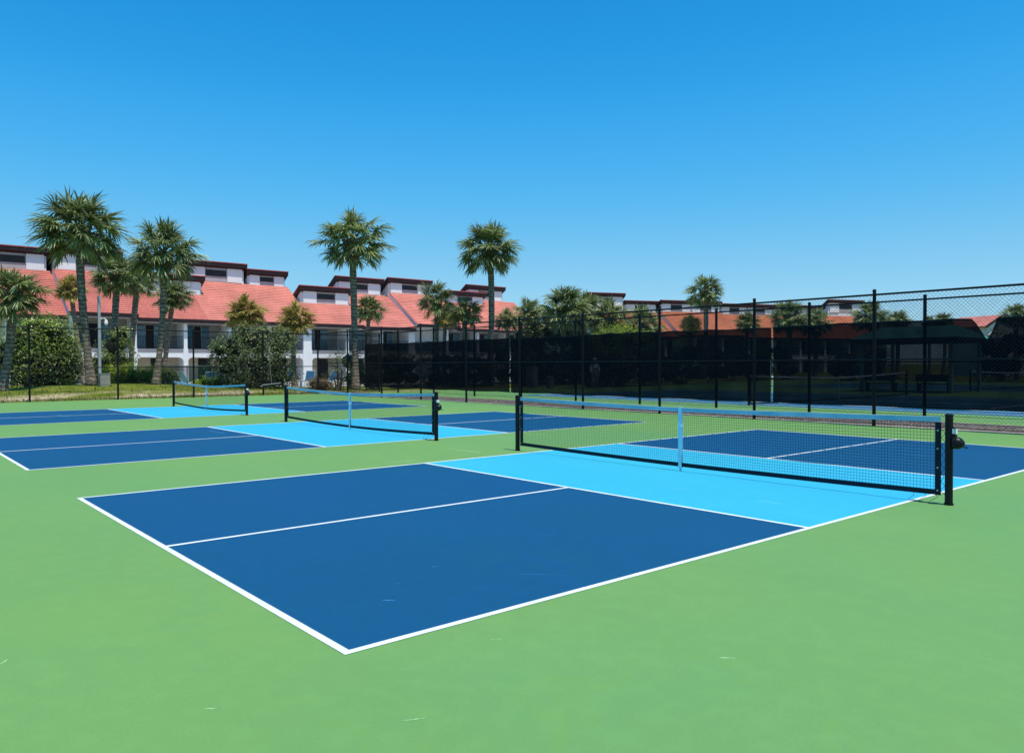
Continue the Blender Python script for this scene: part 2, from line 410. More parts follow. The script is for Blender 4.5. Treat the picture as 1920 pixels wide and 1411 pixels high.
# ------------------------------------------------------------------ nets
def make_net(name, label, y0, y1, zp, zc, zb_end, zb_mid, pitch, rows, post_h, post_r, group, crank=True, wire=.0032, tape='tape', segs=28, lace=True):
    """net in the local plane x = 0, from y0 to y1; posts outside both ends"""
    root = thing(name, label, 'net', group=group)
    L = y1 - y0; ym = (y0 + y1) / 2
    zt = lambda y: zc + (zp - zc) * (abs(y - ym) / (L/2)) ** 1.5
    zb = lambda y: zb_mid + (zb_end - zb_mid) * (abs(y - ym) / (L/2)) ** 1.8
    belly = lambda y, t: .022 * math.sin(math.pi * min(1, max(0, (y - y0) / L))) * math.sin(math.pi * t)
    m = MB(); ny = int(L / pitch)
    P = lambda y, t: Vector((belly(y, t), y, zb(y) + (zt(y) - zb(y)) * t))
    w = wire / 2
    for i in range(1, ny):
        y = y0 + L * i / ny
        for k in range(4):
            a, b = P(y, k/4), P(y, (k+1)/4)
            m.poly([a + Vector((0,-w,0)), a + Vector((0,w,0)), b + Vector((0,w,0)), b + Vector((0,-w,0))])
    for j in range(1, rows):
        t = j / rows
        for i in range(segs):
            a, b = P(y0 + L*i/segs, t), P(y0 + L*(i+1)/segs, t)
            a.x += .002; b.x += .002
            m.poly([a + Vector((0,0,-w)), b + Vector((0,0,-w)), b + Vector((0,0,w)), a + Vector((0,0,w))])
    m.build('net_mesh', M['cord'], root)
    def band(f, off0, off1, th, mats, nm, wav=0):
        q = MB(); rnd = [random.uniform(-wav, wav) for _ in range(segs + 1)]
        for i in range(segs):
            ya, yb = y0 + L*i/segs, y0 + L*(i+1)/segs
            za, zb_ = f(ya), f(yb); xa, xb = rnd[i], rnd[i+1]
            A = [(xa-th,ya,za+off0),(xa+th,ya,za+off0),(xa+th*.7,ya,za+off1),(xa-th*.7,ya,za+off1)]
            B = [(xb-th,yb,zb_+off0),(xb+th,yb,zb_+off0),(xb+th*.7,yb,zb_+off1),(xb-th*.7,yb,zb_+off1)]
            for k in range(4):
                k2 = (k + 1) % 4
                q.poly([A[k], A[k2], B[k2], B[k]], 1 if (k == 2 and len(mats) > 1) else 0)
            if i == 0: q.poly(A[::-1])
            if i == segs - 1: q.poly(B)
        return q.build(nm, mats, root)
    band(zt, -.050, .004, .012, [M[tape], M['tapeedge']], 'top_tape', .004)
    band(zb, -.022, .030, .006, [M['navy']], 'bottom_tape', .003)
    for y, s in ((y0, 1), (y1, -1)):
        q = MB(); q.box(-.009, min(y, y + s*.055), zb(y) - .024, .009, max(y, y + s*.055), zt(y) - .055)
        e = q.build('side_tape', M['navy'], root)
        for t in (.03, .33, .58, .82):
            q = MB(); zz = zb(y) + (zt(y) - zb(y)) * t
            q.tube([(-.012, y + s*.028, zz), (.012, y + s*.028, zz)], .010, 8)
            q.build('grommet', M['steel'], e)
    q = MB(); zc0 = zt(ym)
    q.box(-.017, ym-.026, .045, -.0135, ym+.026, zc0+.006); q.box(.0135, ym-.026, .045, .017, ym+.026, zc0+.006); q.box(-.017, ym-.026, zc0+.006, .017, ym+.026, zc0+.010)
    st = q.build('center_strap', M['strap'], root)
    q = MB(); q.box(-.006, ym-.012, -.003, .006, ym+.012, .045)
    q.build('anchor', M['steel'], st)
    q = MB(); q.box(-.022, ym-.03, zc0*.70, .022, ym+.03, zc0*.70+.035)
    q.build('buckle', M['tapeedge'], st)
    for y, s in ((y0 - .078, -1), (y1 + .078, 1)):
        q = MB(); q.tube([(0, y, 0), (0, y, post_h)], post_r, 20)
        p = q.build('net_post', M['netpost'], root, smooth=False)
        q = MB(); q.tube([(0, y, post_h), (0, y, post_h + .012), (0, y, post_h + .02)], [post_r + .003, post_r + .003, post_r * .7], 20)
        q.build('post_cap', M['netpost'], p)
        q = MB(); q.tube([(0, y, 0), (0, y, .018)], post_r + .008, 20); q.build('base_collar', M['netpost'], p)
        if lace:
            q = MB(); n = 16; ye = y0 if s < 0 else y1; pts = []
            for i in range(n + 1):
                z = .10 + (zp - .18) * i / n
                pts.append((random.uniform(-.012, .012), (ye if i % 2 else y - s * post_r) + random.uniform(-.006, .006), z))
            q.tube(pts, .0028, 5)
            if s < 0:
                for a in range(3):
                    yy = ye + .05 + a * .11
                    q.tube([(0, yy, zb(yy)), (-.03 - .02*a, yy - .03, .07), (-.05, yy + .04, .022), (-.10 + .03*a, yy + .02 - .06*a, .012), (-.07, yy - .08, .014)], .0026, 5)
            q.build('lacing', M['cord'], p)
        if crank and s < 0:
            q = MB(); q.box(-.028, y - post_r - .030, .60, .028, y - post_r + .004, .80)
            q.tube([(0, y - post_r - .012, .645), (0, y - post_r - .045, .643)], [.064, .064], 24)
            q.tube([(0, y - post_r - .045, .643), (0, y - post_r - .07, .640), (0, y - post_r - .095, .636), (0, y - post_r - .108, .633)], [.064, .056, .036, .014], 24)
            ck = q.build('crank', M['netpost'], p)
            q = MB(); q.tube([(.03, y - post_r - .08, .61), (.045, y - post_r - .10, .60), (.045, y - post_r - .125, .598)], .007, 8); q.build('crank_handle', M['netpost'], ck)
            q = MB(); q.box(-.024, y - post_r - .034, .735, .024, y - post_r - .0305, .79); q.box(-.0315, y - post_r - .026, .74, -.0285, y - post_r - .003, .79); q.build('sticker', M['label'], ck)
    return root
NG = 'pickleball nets across the three courts'
net1 = make_net('pickleball_net', 'nearest and largest pickleball net with pale blue top tape and black crank post', -.28, CW + .28, .905, .862, .115, .085, .034, 24, .92, .038, NG)
net1.location = (NX, 0, 0)
n2 = make_net('pickleball_net', 'middle pickleball net, between the nearest net and the farthest one', -.28, CW + .28, .905, .825, .125, .07, .038, 21, .92, .038, NG)
n2.location = (NX + COURTS[1][0], COURTS[1][1], 0)
n3 = make_net('pickleball_net', 'smallest, farthest pickleball net near the grass edge on the left', -.28, CW + .28, .905, .80, .13, .06, .040, 20, .92, .038, NG)
n3.location = (NX + COURTS[2][0] + .12, COURTS[2][1], 0)

# ------------------------------------------------------------------ fences
def chain_link(root, L, H, pitch, r, z0=.04):
    """diagonal wires over local x 0..L, z z0..H"""
    m = MB(); hh = H - z0
    def strip(ax, az, bx, bz, off):
        n = max(1, int(abs(bx - ax) / .8))
        d = Vector((bx - ax, 0, bz - az)).normalized(); up = Vector((-d.z, 0, d.x))
        for k in range(n):
            p = Vector((ax + (bx-ax)*k/n, off, az + (bz-az)*k/n)); q = Vector((ax + (bx-ax)*(k+1)/n, off, az + (bz-az)*(k+1)/n))
            a = [p + up*r, p - up*r*.5 + Vector((0,r*.87,0)), p - up*r*.5 - Vector((0,r*.87,0))]
            b = [q + up*r, q - up*r*.5 + Vector((0,r*.87,0)), q - up*r*.5 - Vector((0,r*.87,0))]
            for i in range(3):
                j = (i + 1) % 3; m.poly([a[i], a[j], b[j], b[i]])
    x = -hh
    while x < L:
        ax, az, bx, bz = x, z0, x + hh, H
        if ax < 0: az += -ax; ax = 0
        if bx > L: bz -= bx - L; bx = L
        if bx > ax + .02:
            strip(ax, az, bx, bz, r*.6); strip(ax, z0 + H - az, bx, z0 + H - bz, -r*.6)
        x += pitch
    return m.build('wire_mesh', M['wire'], root)
def fence(label, loc, rz, L, posts, H, pitch, wire, mid, pr=.04, extra=.09, group='black chain link fences round the courts', bottom=True):
    root = thing('chain_link_fence', label, 'fence', loc, rz, group)
    for x in posts:
        q = MB(); q.tube([(x, .05, -.02), (x, .05, H + extra)], pr, 12); p = q.build('post', M['black'], root)
        q = MB(); q.tube([(x, .05, H + extra), (x, .05, H + extra + .02), (x, .05, H + extra + .045)], [pr + .006, pr + .006, pr * .5], 12); q.build('post_cap', M['black'], p)
    q = MB(); q.tube([(0, .0, H), (L, .0, H)], .024, 10); q.build('top_rail', M['black'], root)
    if mid:
        q = MB(); q.tube([(0, .02, mid), (L, .02, mid)], .018, 8); q.build('middle_rail', M['black'], root)
    if bottom:
        q = MB(); q.tube([(0, .0, .07), (L, .0, .07)], .006, 6); q.build('tension_wire', M['black'], root)
    chain_link(root, L, H, pitch, wire)
    return root
# side fence beside the first court (local x runs along -Y); posts stand on its far side
fy = [33.2 - 3.155 * i for i in range(14)]
fence('tall chain link fence along the right side, in front of the brown gravel strip', (16.2, 33.2, 0), -math.pi/2, 44, [33.2 - y for y in fy if y < 33.0], 3.05, .086, .0022, 1.55)
fence('chain link fence at the back of the courts, before the lawn and palms', (-12, 33.2, 0), 0, 32, [-12 + 12 + (x + 12) for x in (-9.6, -6.3, -3.0, .3, 3.6, 6.9, 10.1, 13.4, 16.3, 19.9)], 3.03, .11, .0016, 1.40)
by = [34.9 - 3.3 * i for i in range(14)]
fence('chain link fence carrying the dark windscreens, beyond the gravel strip', (20.0, 36, 0), -math.pi/2, 46, [36 - y for y in by], 3.17, .086, .0020, 1.50, pr=.045)

def windscreen(label, ya, yb, notch=None, x=19.93, edge=2.3):
    root = thing('windscreen', label, 'windscreen', (x, ya, 0), 0, 'dark windscreen panels hung on the fence')
    L = yb - ya; m = MB(); top = MB(); low = MB(); n = int(L / .12) + 1
    def zt(y):
        z = 2.62 - .025 * abs(math.sin(y * 2.1)) - .015 * math.sin(y * .7)
        if notch and notch[0] < y < notch[1]:
            c = notch[2]; t = (y - notch[0]) / (c - notch[0]) if y < c else (notch[1] - y) / (notch[1] - c); z -= .62 * t
        return z
    def xx(y, z): return .03 * math.sin(y * 1.3 + z) * math.sin(z * 1.1)
    zb = lambda y: .27 - .03 * abs(math.sin(y * .95))
    for i in range(n):
        a, b = ya + L*i/n, ya + L*(i+1)/n
        for k in range(3):
            q = []
            for y, t in ((a, k/3), (b, k/3), (b, (k+1)/3), (a, (k+1)/3)):
                z = zb(y) + (zt(y) - zb(y)) * t; q.append((xx(y, z), y - ya, z))
            m.poly(q)
        for f, d, hm in ((zt, -.05, top), (zb, .05, low)):
            hm.poly([(xx(a, f(a)) - .006, a - ya, f(a)), (xx(b, f(b)) - .006, b - ya, f(b)), (xx(b, f(b)) - .006, b - ya, f(b) + d), (xx(a, f(a)) - .006, a - ya, f(a) + d)])
    m.build('cloth', M['screen'], root, smooth=True)
    top.build('top_hem', M['darkhem'], root); low.build('bottom_hem', M['darkhem'], root)
    if edge:
        e = MB(); zz = [.25 + edge * k / 30 for k in range(31)]
        for k in range(30):
            if random.random() < .35: continue
            o1, o2 = (.0 if k % 2 else .018), (.018 if k % 2 else .0)
            e.poly([(-.01, o1 - .012, zz[k]), (-.01, .008 + o1, zz[k]), (-.01, .008 + o2, zz[k+1]), (-.01, o2 - .012, zz[k+1])])
        e.build('pale_edge', M['hem'], root)
    return root
windscreen('dark windscreen panel at the left end of the row, behind the middle net', 22.32, 34.85)
windscreen('dark windscreen panel in the middle of the row, with a person behind it', 9.70, 22.24, edge=1.35)
windscreen('dark windscreen panel on the right, with a folded down notch in its top edge', -9.0, 9.64, notch=(3.46, 3.98, 3.62), edge=0)

# ------------------------------------------------------------------ tennis courts beyond
for ox in (23.0, 43.4):
    g = MB(); g.poly([(ox-.75,-.8,.0016),(ox+11.7,-.8,.0016),(ox+11.7,24.6,.0016),(ox-.75,24.6,.0016)]); struct(g.build('court_zone', M['farblue']))
    g = MB(); W, Ln, h = 10.97, 23.77, .05
    def rc(x0,y0,x1,y1): g.poly([(ox+x0,y0,.0032),(ox+x1,y0,.0032),(ox+x1,y1,.0032),(ox+x0,y1,.0032)])
    rc(-h,0-h,W+h,h); rc(-h,Ln-h,W+h,Ln+h); rc(-h,h,h,Ln-h); rc(W-h,h,W+h,Ln-h); rc(1.37-h,h,1.37+h,Ln-h); rc(W-1.37-h,h,W-1.37+h,Ln-h)
    for y in (11.885-6.4, 11.885+6.4): rc(1.37+h,y-h,W-1.37-h,y+h)
    rc(W/2-h,11.885-6.4+h,W/2+h,11.885+6.4-h)
    struct(g.build('court_line', M['line']))
tn = make_net('tennis_net', 'tennis net behind the windscreen with pale tape, left of the green pavilion', -6.3, 6.3, 1.06, .914, .06, .03, .09, 11, 1.09, .045, 'tennis nets beyond the windscreen', crank=False, wire=.004, tape='tapeedge', segs=20, lace=False)
tn.location = (23.0 + 5.485, 11.885, 0); tn.rotation_euler = (0, 0, -math.pi/2)
t2 = copy_tree(tn); t2.location = (43.4 + 5.485, 11.885, 0); t2['label'] = 'tennis net farther behind the windscreen, beyond the green roofed pavilion'

# ------------------------------------------------------------------ palms
def frond_geo(m, az, el, R, dry, rnd):
    """one costapalmate fan: bent petiole, then a star of narrow blades whose tips hang"""
    pet = R * rnd.uniform(.46, .66)
    d = Vector((math.cos(az) * math.cos(el), math.sin(az) * math.cos(el), math.sin(el)))
    side = Vector((-math.sin(az), math.cos(az), 0))
    p = Vector((0, 0, 0)); pts = [p.copy()]; dd = d.copy(); n = 5
    for i in range(n):
        p = p + dd * pet / n; pts.append(p.copy()); dd = (dd + Vector((0, 0, -.06))).normalized()
    c = rnd.uniform(.75, 1.25); tp = (c, c * 1.02, c * .8)
    m.tube(pts, [R*.016, R*.014, R*.012, R*.011, R*.010, R*.009], 4, cap=False, tint=tp)
    nb = 38; bl = R * rnd.uniform(.42, .54); roll = rnd.uniform(-.8, .8)
    s2 = (side * math.cos(roll) + d.cross(side) * math.sin(roll)).normalized(); up = s2.cross(dd).normalized()
    hue = rnd.uniform(.72, 1.28)
    for k in range(nb):
        t = (k / (nb - 1)) * 2 - 1
        ang = t * 2.25 + rnd.uniform(-.06, .06)
        o = p + dd * R * .10 * (1 - abs(t))
        fold = rnd.uniform(-.30, .30)
        bd = (dd * math.cos(ang) + s2 * math.sin(ang) + up * fold + Vector((0, 0, -.06))).normalized()
        ln = bl * (1 - .18 * abs(t)) * rnd.uniform(.82, 1.12); w = R * .0195
        nrm = bd.cross(Vector((0, 0, 1)))
        if nrm.length < .05: nrm = side.copy()
        nrm.normalize(); nrm = (nrm + Vector((rnd.uniform(-.6,.6), rnd.uniform(-.6,.6), rnd.uniform(-.6,.6)))).normalized()
        a = o.copy(); ws = (w*.6, w, w*.8, .0); drop = rnd.uniform(.10, .36); q = [a]
        for s in range(3):
            bd = (bd + Vector((0, 0, -drop * (s * .9)))).normalized(); a = a + bd * ln / 3; q.append(a)
        sh = hue * rnd.uniform(.6, 1.3); pale = rnd.random() < .22  # some blades turn pale: silvery highlights painted into the frond tint
        tint = ((sh * 1.9, sh * 1.75, sh * 2.3) if pale else (sh * 1.0, sh, sh * .95)) if not dry else (sh * rnd.uniform(1, 1.3), sh, sh * .8)
        for s in range(3):
            u, v = nrm * ws[s], nrm * ws[s+1]
            if s < 2: m.poly([q[s]-u, q[s]+u, q[s+1]+v, q[s+1]-v], 0, tint)
            else: m.poly([q[s]-u, q[s]+u, q[s+1]], 0, tint)
def crown_mesh(seed, dry=False, nf=42):
    rnd = random.Random(seed); m = MB()
    for i in range(nf):
        f = (i + .5) / nf
        el = R(86 - 134 * f ** .95 + rnd.uniform(-12, 12)); az = i * 2.399963 + rnd.uniform(-.25, .25)
        frond_geo(m, az, el, 1.0 * rnd.uniform(.88, 1.08), dry or (f > .88 and rnd.random() < .5), rnd)
    return m
def boots_mesh(seed):
    rnd = random.Random(seed); m = MB()
    for i in range(70):
        f = i / 70; z = -.62 + .66 * f; az = i * 2.4; rr = .13 + .03 * f
        b = Vector((math.cos(az)*rr*.8, math.sin(az)*rr*.8, z)); e = b + Vector((math.cos(az)*(.10+.08*f), math.sin(az)*(.10+.08*f), .16 + .08*f))
        t = rnd.uniform(.5, 1.5); m.tube([b, (b+e)/2 + Vector((math.cos(az)*.02, math.sin(az)*.02, -.01)), e], [.05, .038, .02], 5)
    for i in range(26):     # dead hanging straw
        az = rnd.uniform(0, 6.28); b = Vector((math.cos(az)*.14, math.sin(az)*.14, rnd.uniform(-.3, 0)))
        e = b + Vector((math.cos(az)*rnd.uniform(.05,.25), math.sin(az)*rnd.uniform(.05,.25), -rnd.uniform(.15,.4))); w = Vector((-math.sin(az), math.cos(az), 0)) * .02
        m.poly([b-w, b+w, e])
    return m
CROWN_CACHE = {}
def palm(label, bx, by, cx, cy, cz, rad, kind=0, tr=.17, dry=False):
    gz = hz(bx, by) if by < 44.5 else 0
    tr *= 1.12
    root = thing('palm_tree', label, 'palm tree', (bx, by, gz), 0, 'cabbage palms around the courts')
    top = Vector((cx - bx, cy - by, cz - gz - rad * .10)); m = MB(); n = 34; pts = []; rs = []
    rnd = random.Random(int(bx * 100)); bow = Vector((rnd.uniform(-.15, .15), rnd.uniform(-.15, .15), 0))
    for i in range(n + 1):
        t = i / n
        p = top * t + bow * math.sin(math.pi * t); p.z = top.z * t
        pts.append(p); rs.append(tr * (1.42 - .62 * min(1, t * 5) ** .6 + .10 * t) * (1 + (.035 if i % 2 else -.035)) * rnd.uniform(.97, 1.03))
    pts[0].z = -.15
    m.tube(pts, rs, 14); m.build('trunk', M['trunk'], root, smooth=True)
    key = (kind, dry)
    if key not in CROWN_CACHE:
        c = crown_mesh(100 + kind * 7, dry, (50, 40, 54, 46, 58)[kind % 5]).build('crown', M['frond_dry' if dry else 'frond']); b = boots_mesh(kind).build('leaf_bases', M['boots'])
        CROWN_CACHE[key] = (c.data, b.data); cc, bb = c, b
    else:
        cd, bd = CROWN_CACHE[key]
        cc = bpy.data.objects.new('crown', cd); COL.objects.link(cc); bb = bpy.data.objects.new('leaf_bases', bd); COL.objects.link(bb)
    rot = rnd.uniform(0, 6.28)
    flat = rnd.uniform(.84, 1.0) if tr < .2 else .86
    for o, s in ((cc, rad), (bb, min(rad, tr * 9))):
        o.parent = root; o.location = top; o.rotation_euler = (rnd.uniform(-.06, .06), rnd.uniform(-.06, .06), rot); o.scale = (s * 1.05, s * 1.05, s * flat)
    return root
PALMS = [
 ('tallest palm on the left, thick grey trunk in front of the red roof', 7.03,38.71,6.65,39.19,8.26,2.29,0,.185,0),
 ('second tall palm from the left with a split crown, right of the light pole', 10.01,38.80,10.41,38.60,7.37,1.85,1,.16,0),
 ('short thick palm cut off by the left edge of the picture', 3.30,38.59,3.71,38.33,4.90,1.5,2,.19,0),
 ('mid height palm above the hedge, left one of a close pair', 10.51,48.87,10.67,48.87,7.08,1.55,3,.20,0),
 ('mid height palm above the hedge, right one of a close pair', 11.98,51.56,12.46,51.28,7.25,1.5,0,.18,0),
 ('small yellowing palm behind the tallest left palm trunk', 10.91,59.02,10.20,59.76,7.06,1.2,1,.15,1),
 ('palm whose crown hides behind the split crowned palm trunk', 14.51,53.33,15.18,52.89,6.39,1.4,2,.17,0),
 ('low palm rising out of the grey green shrub, before the red roof', 16.50,43.78,16.64,43.76,4.81,1.35,1,.17,1),
 ('low yellow green palm right of the grey green shrub', 20.24,44.54,20.29,44.58,4.48,1.35,3,.17,1),
 ('tall round headed palm in the centre, behind the middle net', 19.82,35.71,19.77,35.93,8.58,2.15,2,.19,0),
 ('small palm just right of the tall central palm trunk', 28.23,49.56,28.58,49.38,5.82,1.35,0,.15,0),
 ('tall round headed palm right of the long red roof', 31.82,38.64,31.99,38.69,9.62,2.25,3,.215,0),
 ('medium palm with pale trunk, left of the right hand tall palm', 29.71,41.74,29.67,41.90,6.12,1.48,1,.15,0),
 ('lower palm between the pale trunked palm and the tall palm', 30.49,39.77,30.61,39.77,5.18,1.35,2,.18,0),
 ('yellow green low palm behind the pale trunked palm', 32.90,45.59,33.09,45.54,5.23,1.2,0,.15,1),
 ('small dark palm at the right end of the long red roof', 36.60,42.45,36.66,42.50,4.96,1.15,2,.15,0),
 ('thin crowned palm against the sky beyond the red roof end', 39.25,42.83,39.25,42.94,5.76,1.32,1,.15,0),
 ('full crowned palm left in the clump between the two roofs', 38.50,38.22,38.66,38.19,5.70,2.1,3,.2,0),
 ('palm in the middle of the clump between the two roofs', 42.49,40.08,42.76,39.97,5.80,1.9,0,.19,0),
 ('palm right in the clump, below the lone dark roofed dormer', 42.56,37.39,42.69,37.39,5.10,1.95,2,.19,0),
 ('low dense palm between the thin crowned palm and the clump', 41.0,44.2,41.0,44.2,5.0,1.7,1,.17,0),
 ('lowest yellow green palm under the lone dark roofed dormer', 46.2,37.0,46.2,37.0,4.6,1.75,0,.17,0),
 ('tall palm standing alone above the far orange roof', 63.24,43.44,63.48,43.43,8.78,2.1,1,.24,0),
 ('low palm left of the tall palm, before the orange roof', 63.86,45.53,63.94,45.59,5.52,1.35,0,.2,1),
 ('low palm right of the tall palm, before the orange roof', 70.10,42.87,70.18,42.93,5.94,1.4,2,.2,0),
 ('bushy palm behind the thick fence post on the right', 64.25,34.72,64.33,34.78,5.87,1.92,3,.22,0),
 ('bushy palm left of the farthest roof lantern, behind the fence', 67.95,34.20,68.02,34.26,5.48,1.75,0,.22,0),
 ('wide bushy palm below the farthest roof lantern', 67.98,28.93,68.05,28.99,5.73,1.8,1,.22,0),
 ('bushy palm at the right end of the far palm row', 73.90,29.14,73.98,29.20,5.46,1.45,2,.2,0),
 ('tiny distant palm above the green pavilion roof, right of a smaller one', 87.92,30.36,88.01,30.42,6.09,1.1,3,.18,0),
 ('tiniest distant palm above the left end of the green pavilion roof', 93.12,33.81,93.21,33.88,6.31,.9,0,.18,0),
 ('dark palm at the right edge, beyond the small red gable', 78.00,20.42,78.08,20.48,5.78,1.35,1,.2,0),
]
for i_, p in enumerate(PALMS): palm(p[0], *p[1:7], kind=p[7] + 4 * (i_ % 2), tr=p[8], dry=bool(p[9]))

# ------------------------------------------------------------------ shrubs
def shrub(name, label, cat, loc, blobs, leafmat, n, size, tints, core=True, group=None, stems=None, seed=1):
    """blobs: (x,y,z,rx,ry,rz) ellipsoids; leaves fill their outer shell in clumps"""
    rnd = random.Random(seed)
    root = thing(name, label, cat, loc, 0, group); m = MB()
    vol = [b[3] * b[5] for b in blobs]; tot = sum(vol)
    for b, v in zip(blobs, vol):
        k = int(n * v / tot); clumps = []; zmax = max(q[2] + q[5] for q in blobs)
        for _ in range(max(8, k // 22)):
            d = Vector((rnd.gauss(0,1), rnd.gauss(0,1), rnd.gauss(0,1))).normalized(); s = rnd.uniform(.55, 1.06)
            clumps.append((Vector((d.x*b[3]*s, d.y*b[4]*s, d.z*b[5]*s)) + Vector(b[:3]), s, d, rnd.uniform(.6, 1.35)))
        for _ in range(k):
            c, s, d, ct = rnd.choice(clumps); r = .17 * (b[3] + b[5])
            p = c + Vector((rnd.gauss(0,1), rnd.gauss(0,1), rnd.gauss(0,.8))) * r * .5
            if p.z < .03: p.z = rnd.uniform(.03, .25)
            nrm = (d * .6 + Vector((rnd.uniform(-.8,.8), rnd.uniform(-.8,.8), rnd.uniform(0,1.4)))).normalized()
            t = nrm.orthogonal().normalized(); t.rotate(Matrix.Rotation(rnd.uniform(0, 6.28), 3, nrm)); u = nrm.cross(t)
            ln = size * rnd.uniform(.7, 1.3); w = ln * .42
            col = rnd.choice(tints); hgt = min(1, max(0, p.z / zmax)); sh = ct * rnd.uniform(.7, 1.3) * (.28 + 1.08 * hgt); tint = (col[0] * sh * (.92 + .2 * hgt), col[1] * sh, col[2] * sh)  # sunlit tops and shaded bases are painted into the leaf tint by height
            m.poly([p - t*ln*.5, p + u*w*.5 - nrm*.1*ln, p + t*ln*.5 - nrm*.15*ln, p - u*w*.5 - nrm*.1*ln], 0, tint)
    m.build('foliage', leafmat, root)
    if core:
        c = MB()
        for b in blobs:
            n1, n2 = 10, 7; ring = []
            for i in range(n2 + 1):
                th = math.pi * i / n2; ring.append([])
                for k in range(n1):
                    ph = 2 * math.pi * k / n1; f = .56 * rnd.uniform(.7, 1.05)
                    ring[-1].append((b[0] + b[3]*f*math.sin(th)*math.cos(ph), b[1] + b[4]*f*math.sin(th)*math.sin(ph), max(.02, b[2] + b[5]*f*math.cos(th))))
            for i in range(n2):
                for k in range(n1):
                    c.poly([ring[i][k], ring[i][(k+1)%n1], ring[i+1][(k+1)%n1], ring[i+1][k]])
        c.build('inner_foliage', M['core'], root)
    s = MB()
    for (x, y, z, rx, ry, rz) in blobs[:6]:
        s.tube([(x*.25, y*.25, -.1), (x*.6, y*.6, z*.5), (x, y, z + rz*.3)], [.09, .06, .02], 6)
    s.build('stem', M['wood'], root)
    return root
GREENS = [(1,1,1), (1.25,1.2,.8), (.7,.75,.8), (1.1,1.15,1.1), (1.5,1.4,1.0)]
SG = 'shrubs and trees behind the court fences'
k_ = 1.09
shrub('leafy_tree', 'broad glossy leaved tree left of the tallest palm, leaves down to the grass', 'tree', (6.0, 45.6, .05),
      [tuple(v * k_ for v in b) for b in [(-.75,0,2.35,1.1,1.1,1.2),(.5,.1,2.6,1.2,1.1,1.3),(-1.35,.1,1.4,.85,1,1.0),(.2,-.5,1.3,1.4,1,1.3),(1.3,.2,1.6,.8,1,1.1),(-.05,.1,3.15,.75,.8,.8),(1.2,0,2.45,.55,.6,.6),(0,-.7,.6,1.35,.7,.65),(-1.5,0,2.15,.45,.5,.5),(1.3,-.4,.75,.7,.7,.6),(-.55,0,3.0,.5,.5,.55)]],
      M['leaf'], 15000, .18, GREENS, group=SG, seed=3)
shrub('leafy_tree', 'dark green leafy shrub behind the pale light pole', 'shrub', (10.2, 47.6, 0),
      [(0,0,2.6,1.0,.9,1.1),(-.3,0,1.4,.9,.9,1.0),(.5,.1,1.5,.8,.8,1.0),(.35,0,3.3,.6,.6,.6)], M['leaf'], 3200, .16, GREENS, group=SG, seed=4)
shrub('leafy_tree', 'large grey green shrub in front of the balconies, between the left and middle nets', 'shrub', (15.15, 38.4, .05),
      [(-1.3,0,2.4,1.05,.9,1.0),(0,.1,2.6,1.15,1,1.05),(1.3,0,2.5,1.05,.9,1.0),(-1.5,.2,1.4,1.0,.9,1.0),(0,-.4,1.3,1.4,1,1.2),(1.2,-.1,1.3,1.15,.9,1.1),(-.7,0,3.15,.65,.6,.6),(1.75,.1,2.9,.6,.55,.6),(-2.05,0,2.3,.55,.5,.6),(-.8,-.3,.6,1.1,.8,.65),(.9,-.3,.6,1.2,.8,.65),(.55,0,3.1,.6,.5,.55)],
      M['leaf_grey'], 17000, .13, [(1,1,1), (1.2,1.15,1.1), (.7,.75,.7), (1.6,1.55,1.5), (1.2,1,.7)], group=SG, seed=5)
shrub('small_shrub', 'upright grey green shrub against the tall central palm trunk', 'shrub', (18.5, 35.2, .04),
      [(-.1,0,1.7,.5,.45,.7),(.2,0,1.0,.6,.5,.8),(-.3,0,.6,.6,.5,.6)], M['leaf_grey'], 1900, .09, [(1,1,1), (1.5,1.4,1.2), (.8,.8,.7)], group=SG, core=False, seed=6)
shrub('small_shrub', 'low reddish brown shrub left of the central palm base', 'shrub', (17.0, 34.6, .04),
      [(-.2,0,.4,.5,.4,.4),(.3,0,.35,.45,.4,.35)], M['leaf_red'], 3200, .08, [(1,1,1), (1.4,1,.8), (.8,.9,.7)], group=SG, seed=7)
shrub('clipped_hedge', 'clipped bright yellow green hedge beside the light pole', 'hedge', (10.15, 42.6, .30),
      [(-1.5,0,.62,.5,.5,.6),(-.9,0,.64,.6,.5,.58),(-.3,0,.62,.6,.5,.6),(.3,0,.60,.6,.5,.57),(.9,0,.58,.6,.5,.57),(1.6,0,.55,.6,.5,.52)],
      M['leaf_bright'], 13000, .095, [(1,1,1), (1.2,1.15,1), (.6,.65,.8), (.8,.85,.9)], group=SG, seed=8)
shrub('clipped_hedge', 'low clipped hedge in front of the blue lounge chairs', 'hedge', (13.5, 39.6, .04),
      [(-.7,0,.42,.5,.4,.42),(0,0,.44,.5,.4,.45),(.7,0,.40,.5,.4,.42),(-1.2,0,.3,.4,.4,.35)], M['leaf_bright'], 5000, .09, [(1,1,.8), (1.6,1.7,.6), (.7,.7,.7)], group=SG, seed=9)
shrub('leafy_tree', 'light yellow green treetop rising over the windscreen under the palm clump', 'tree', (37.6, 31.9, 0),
      [(-.9,0,3.1,1.2,1,1.1),(.8,0,3.3,1.2,1,1.1),(2.0,0,2.9,1.0,1,1.0),(0,0,1.7,1.9,1,1.3)], M['leaf_bright'], 8000, .15, [(1,1,1), (.7,.8,1), (1.1,1.1,1.2)], group=SG, seed=10)
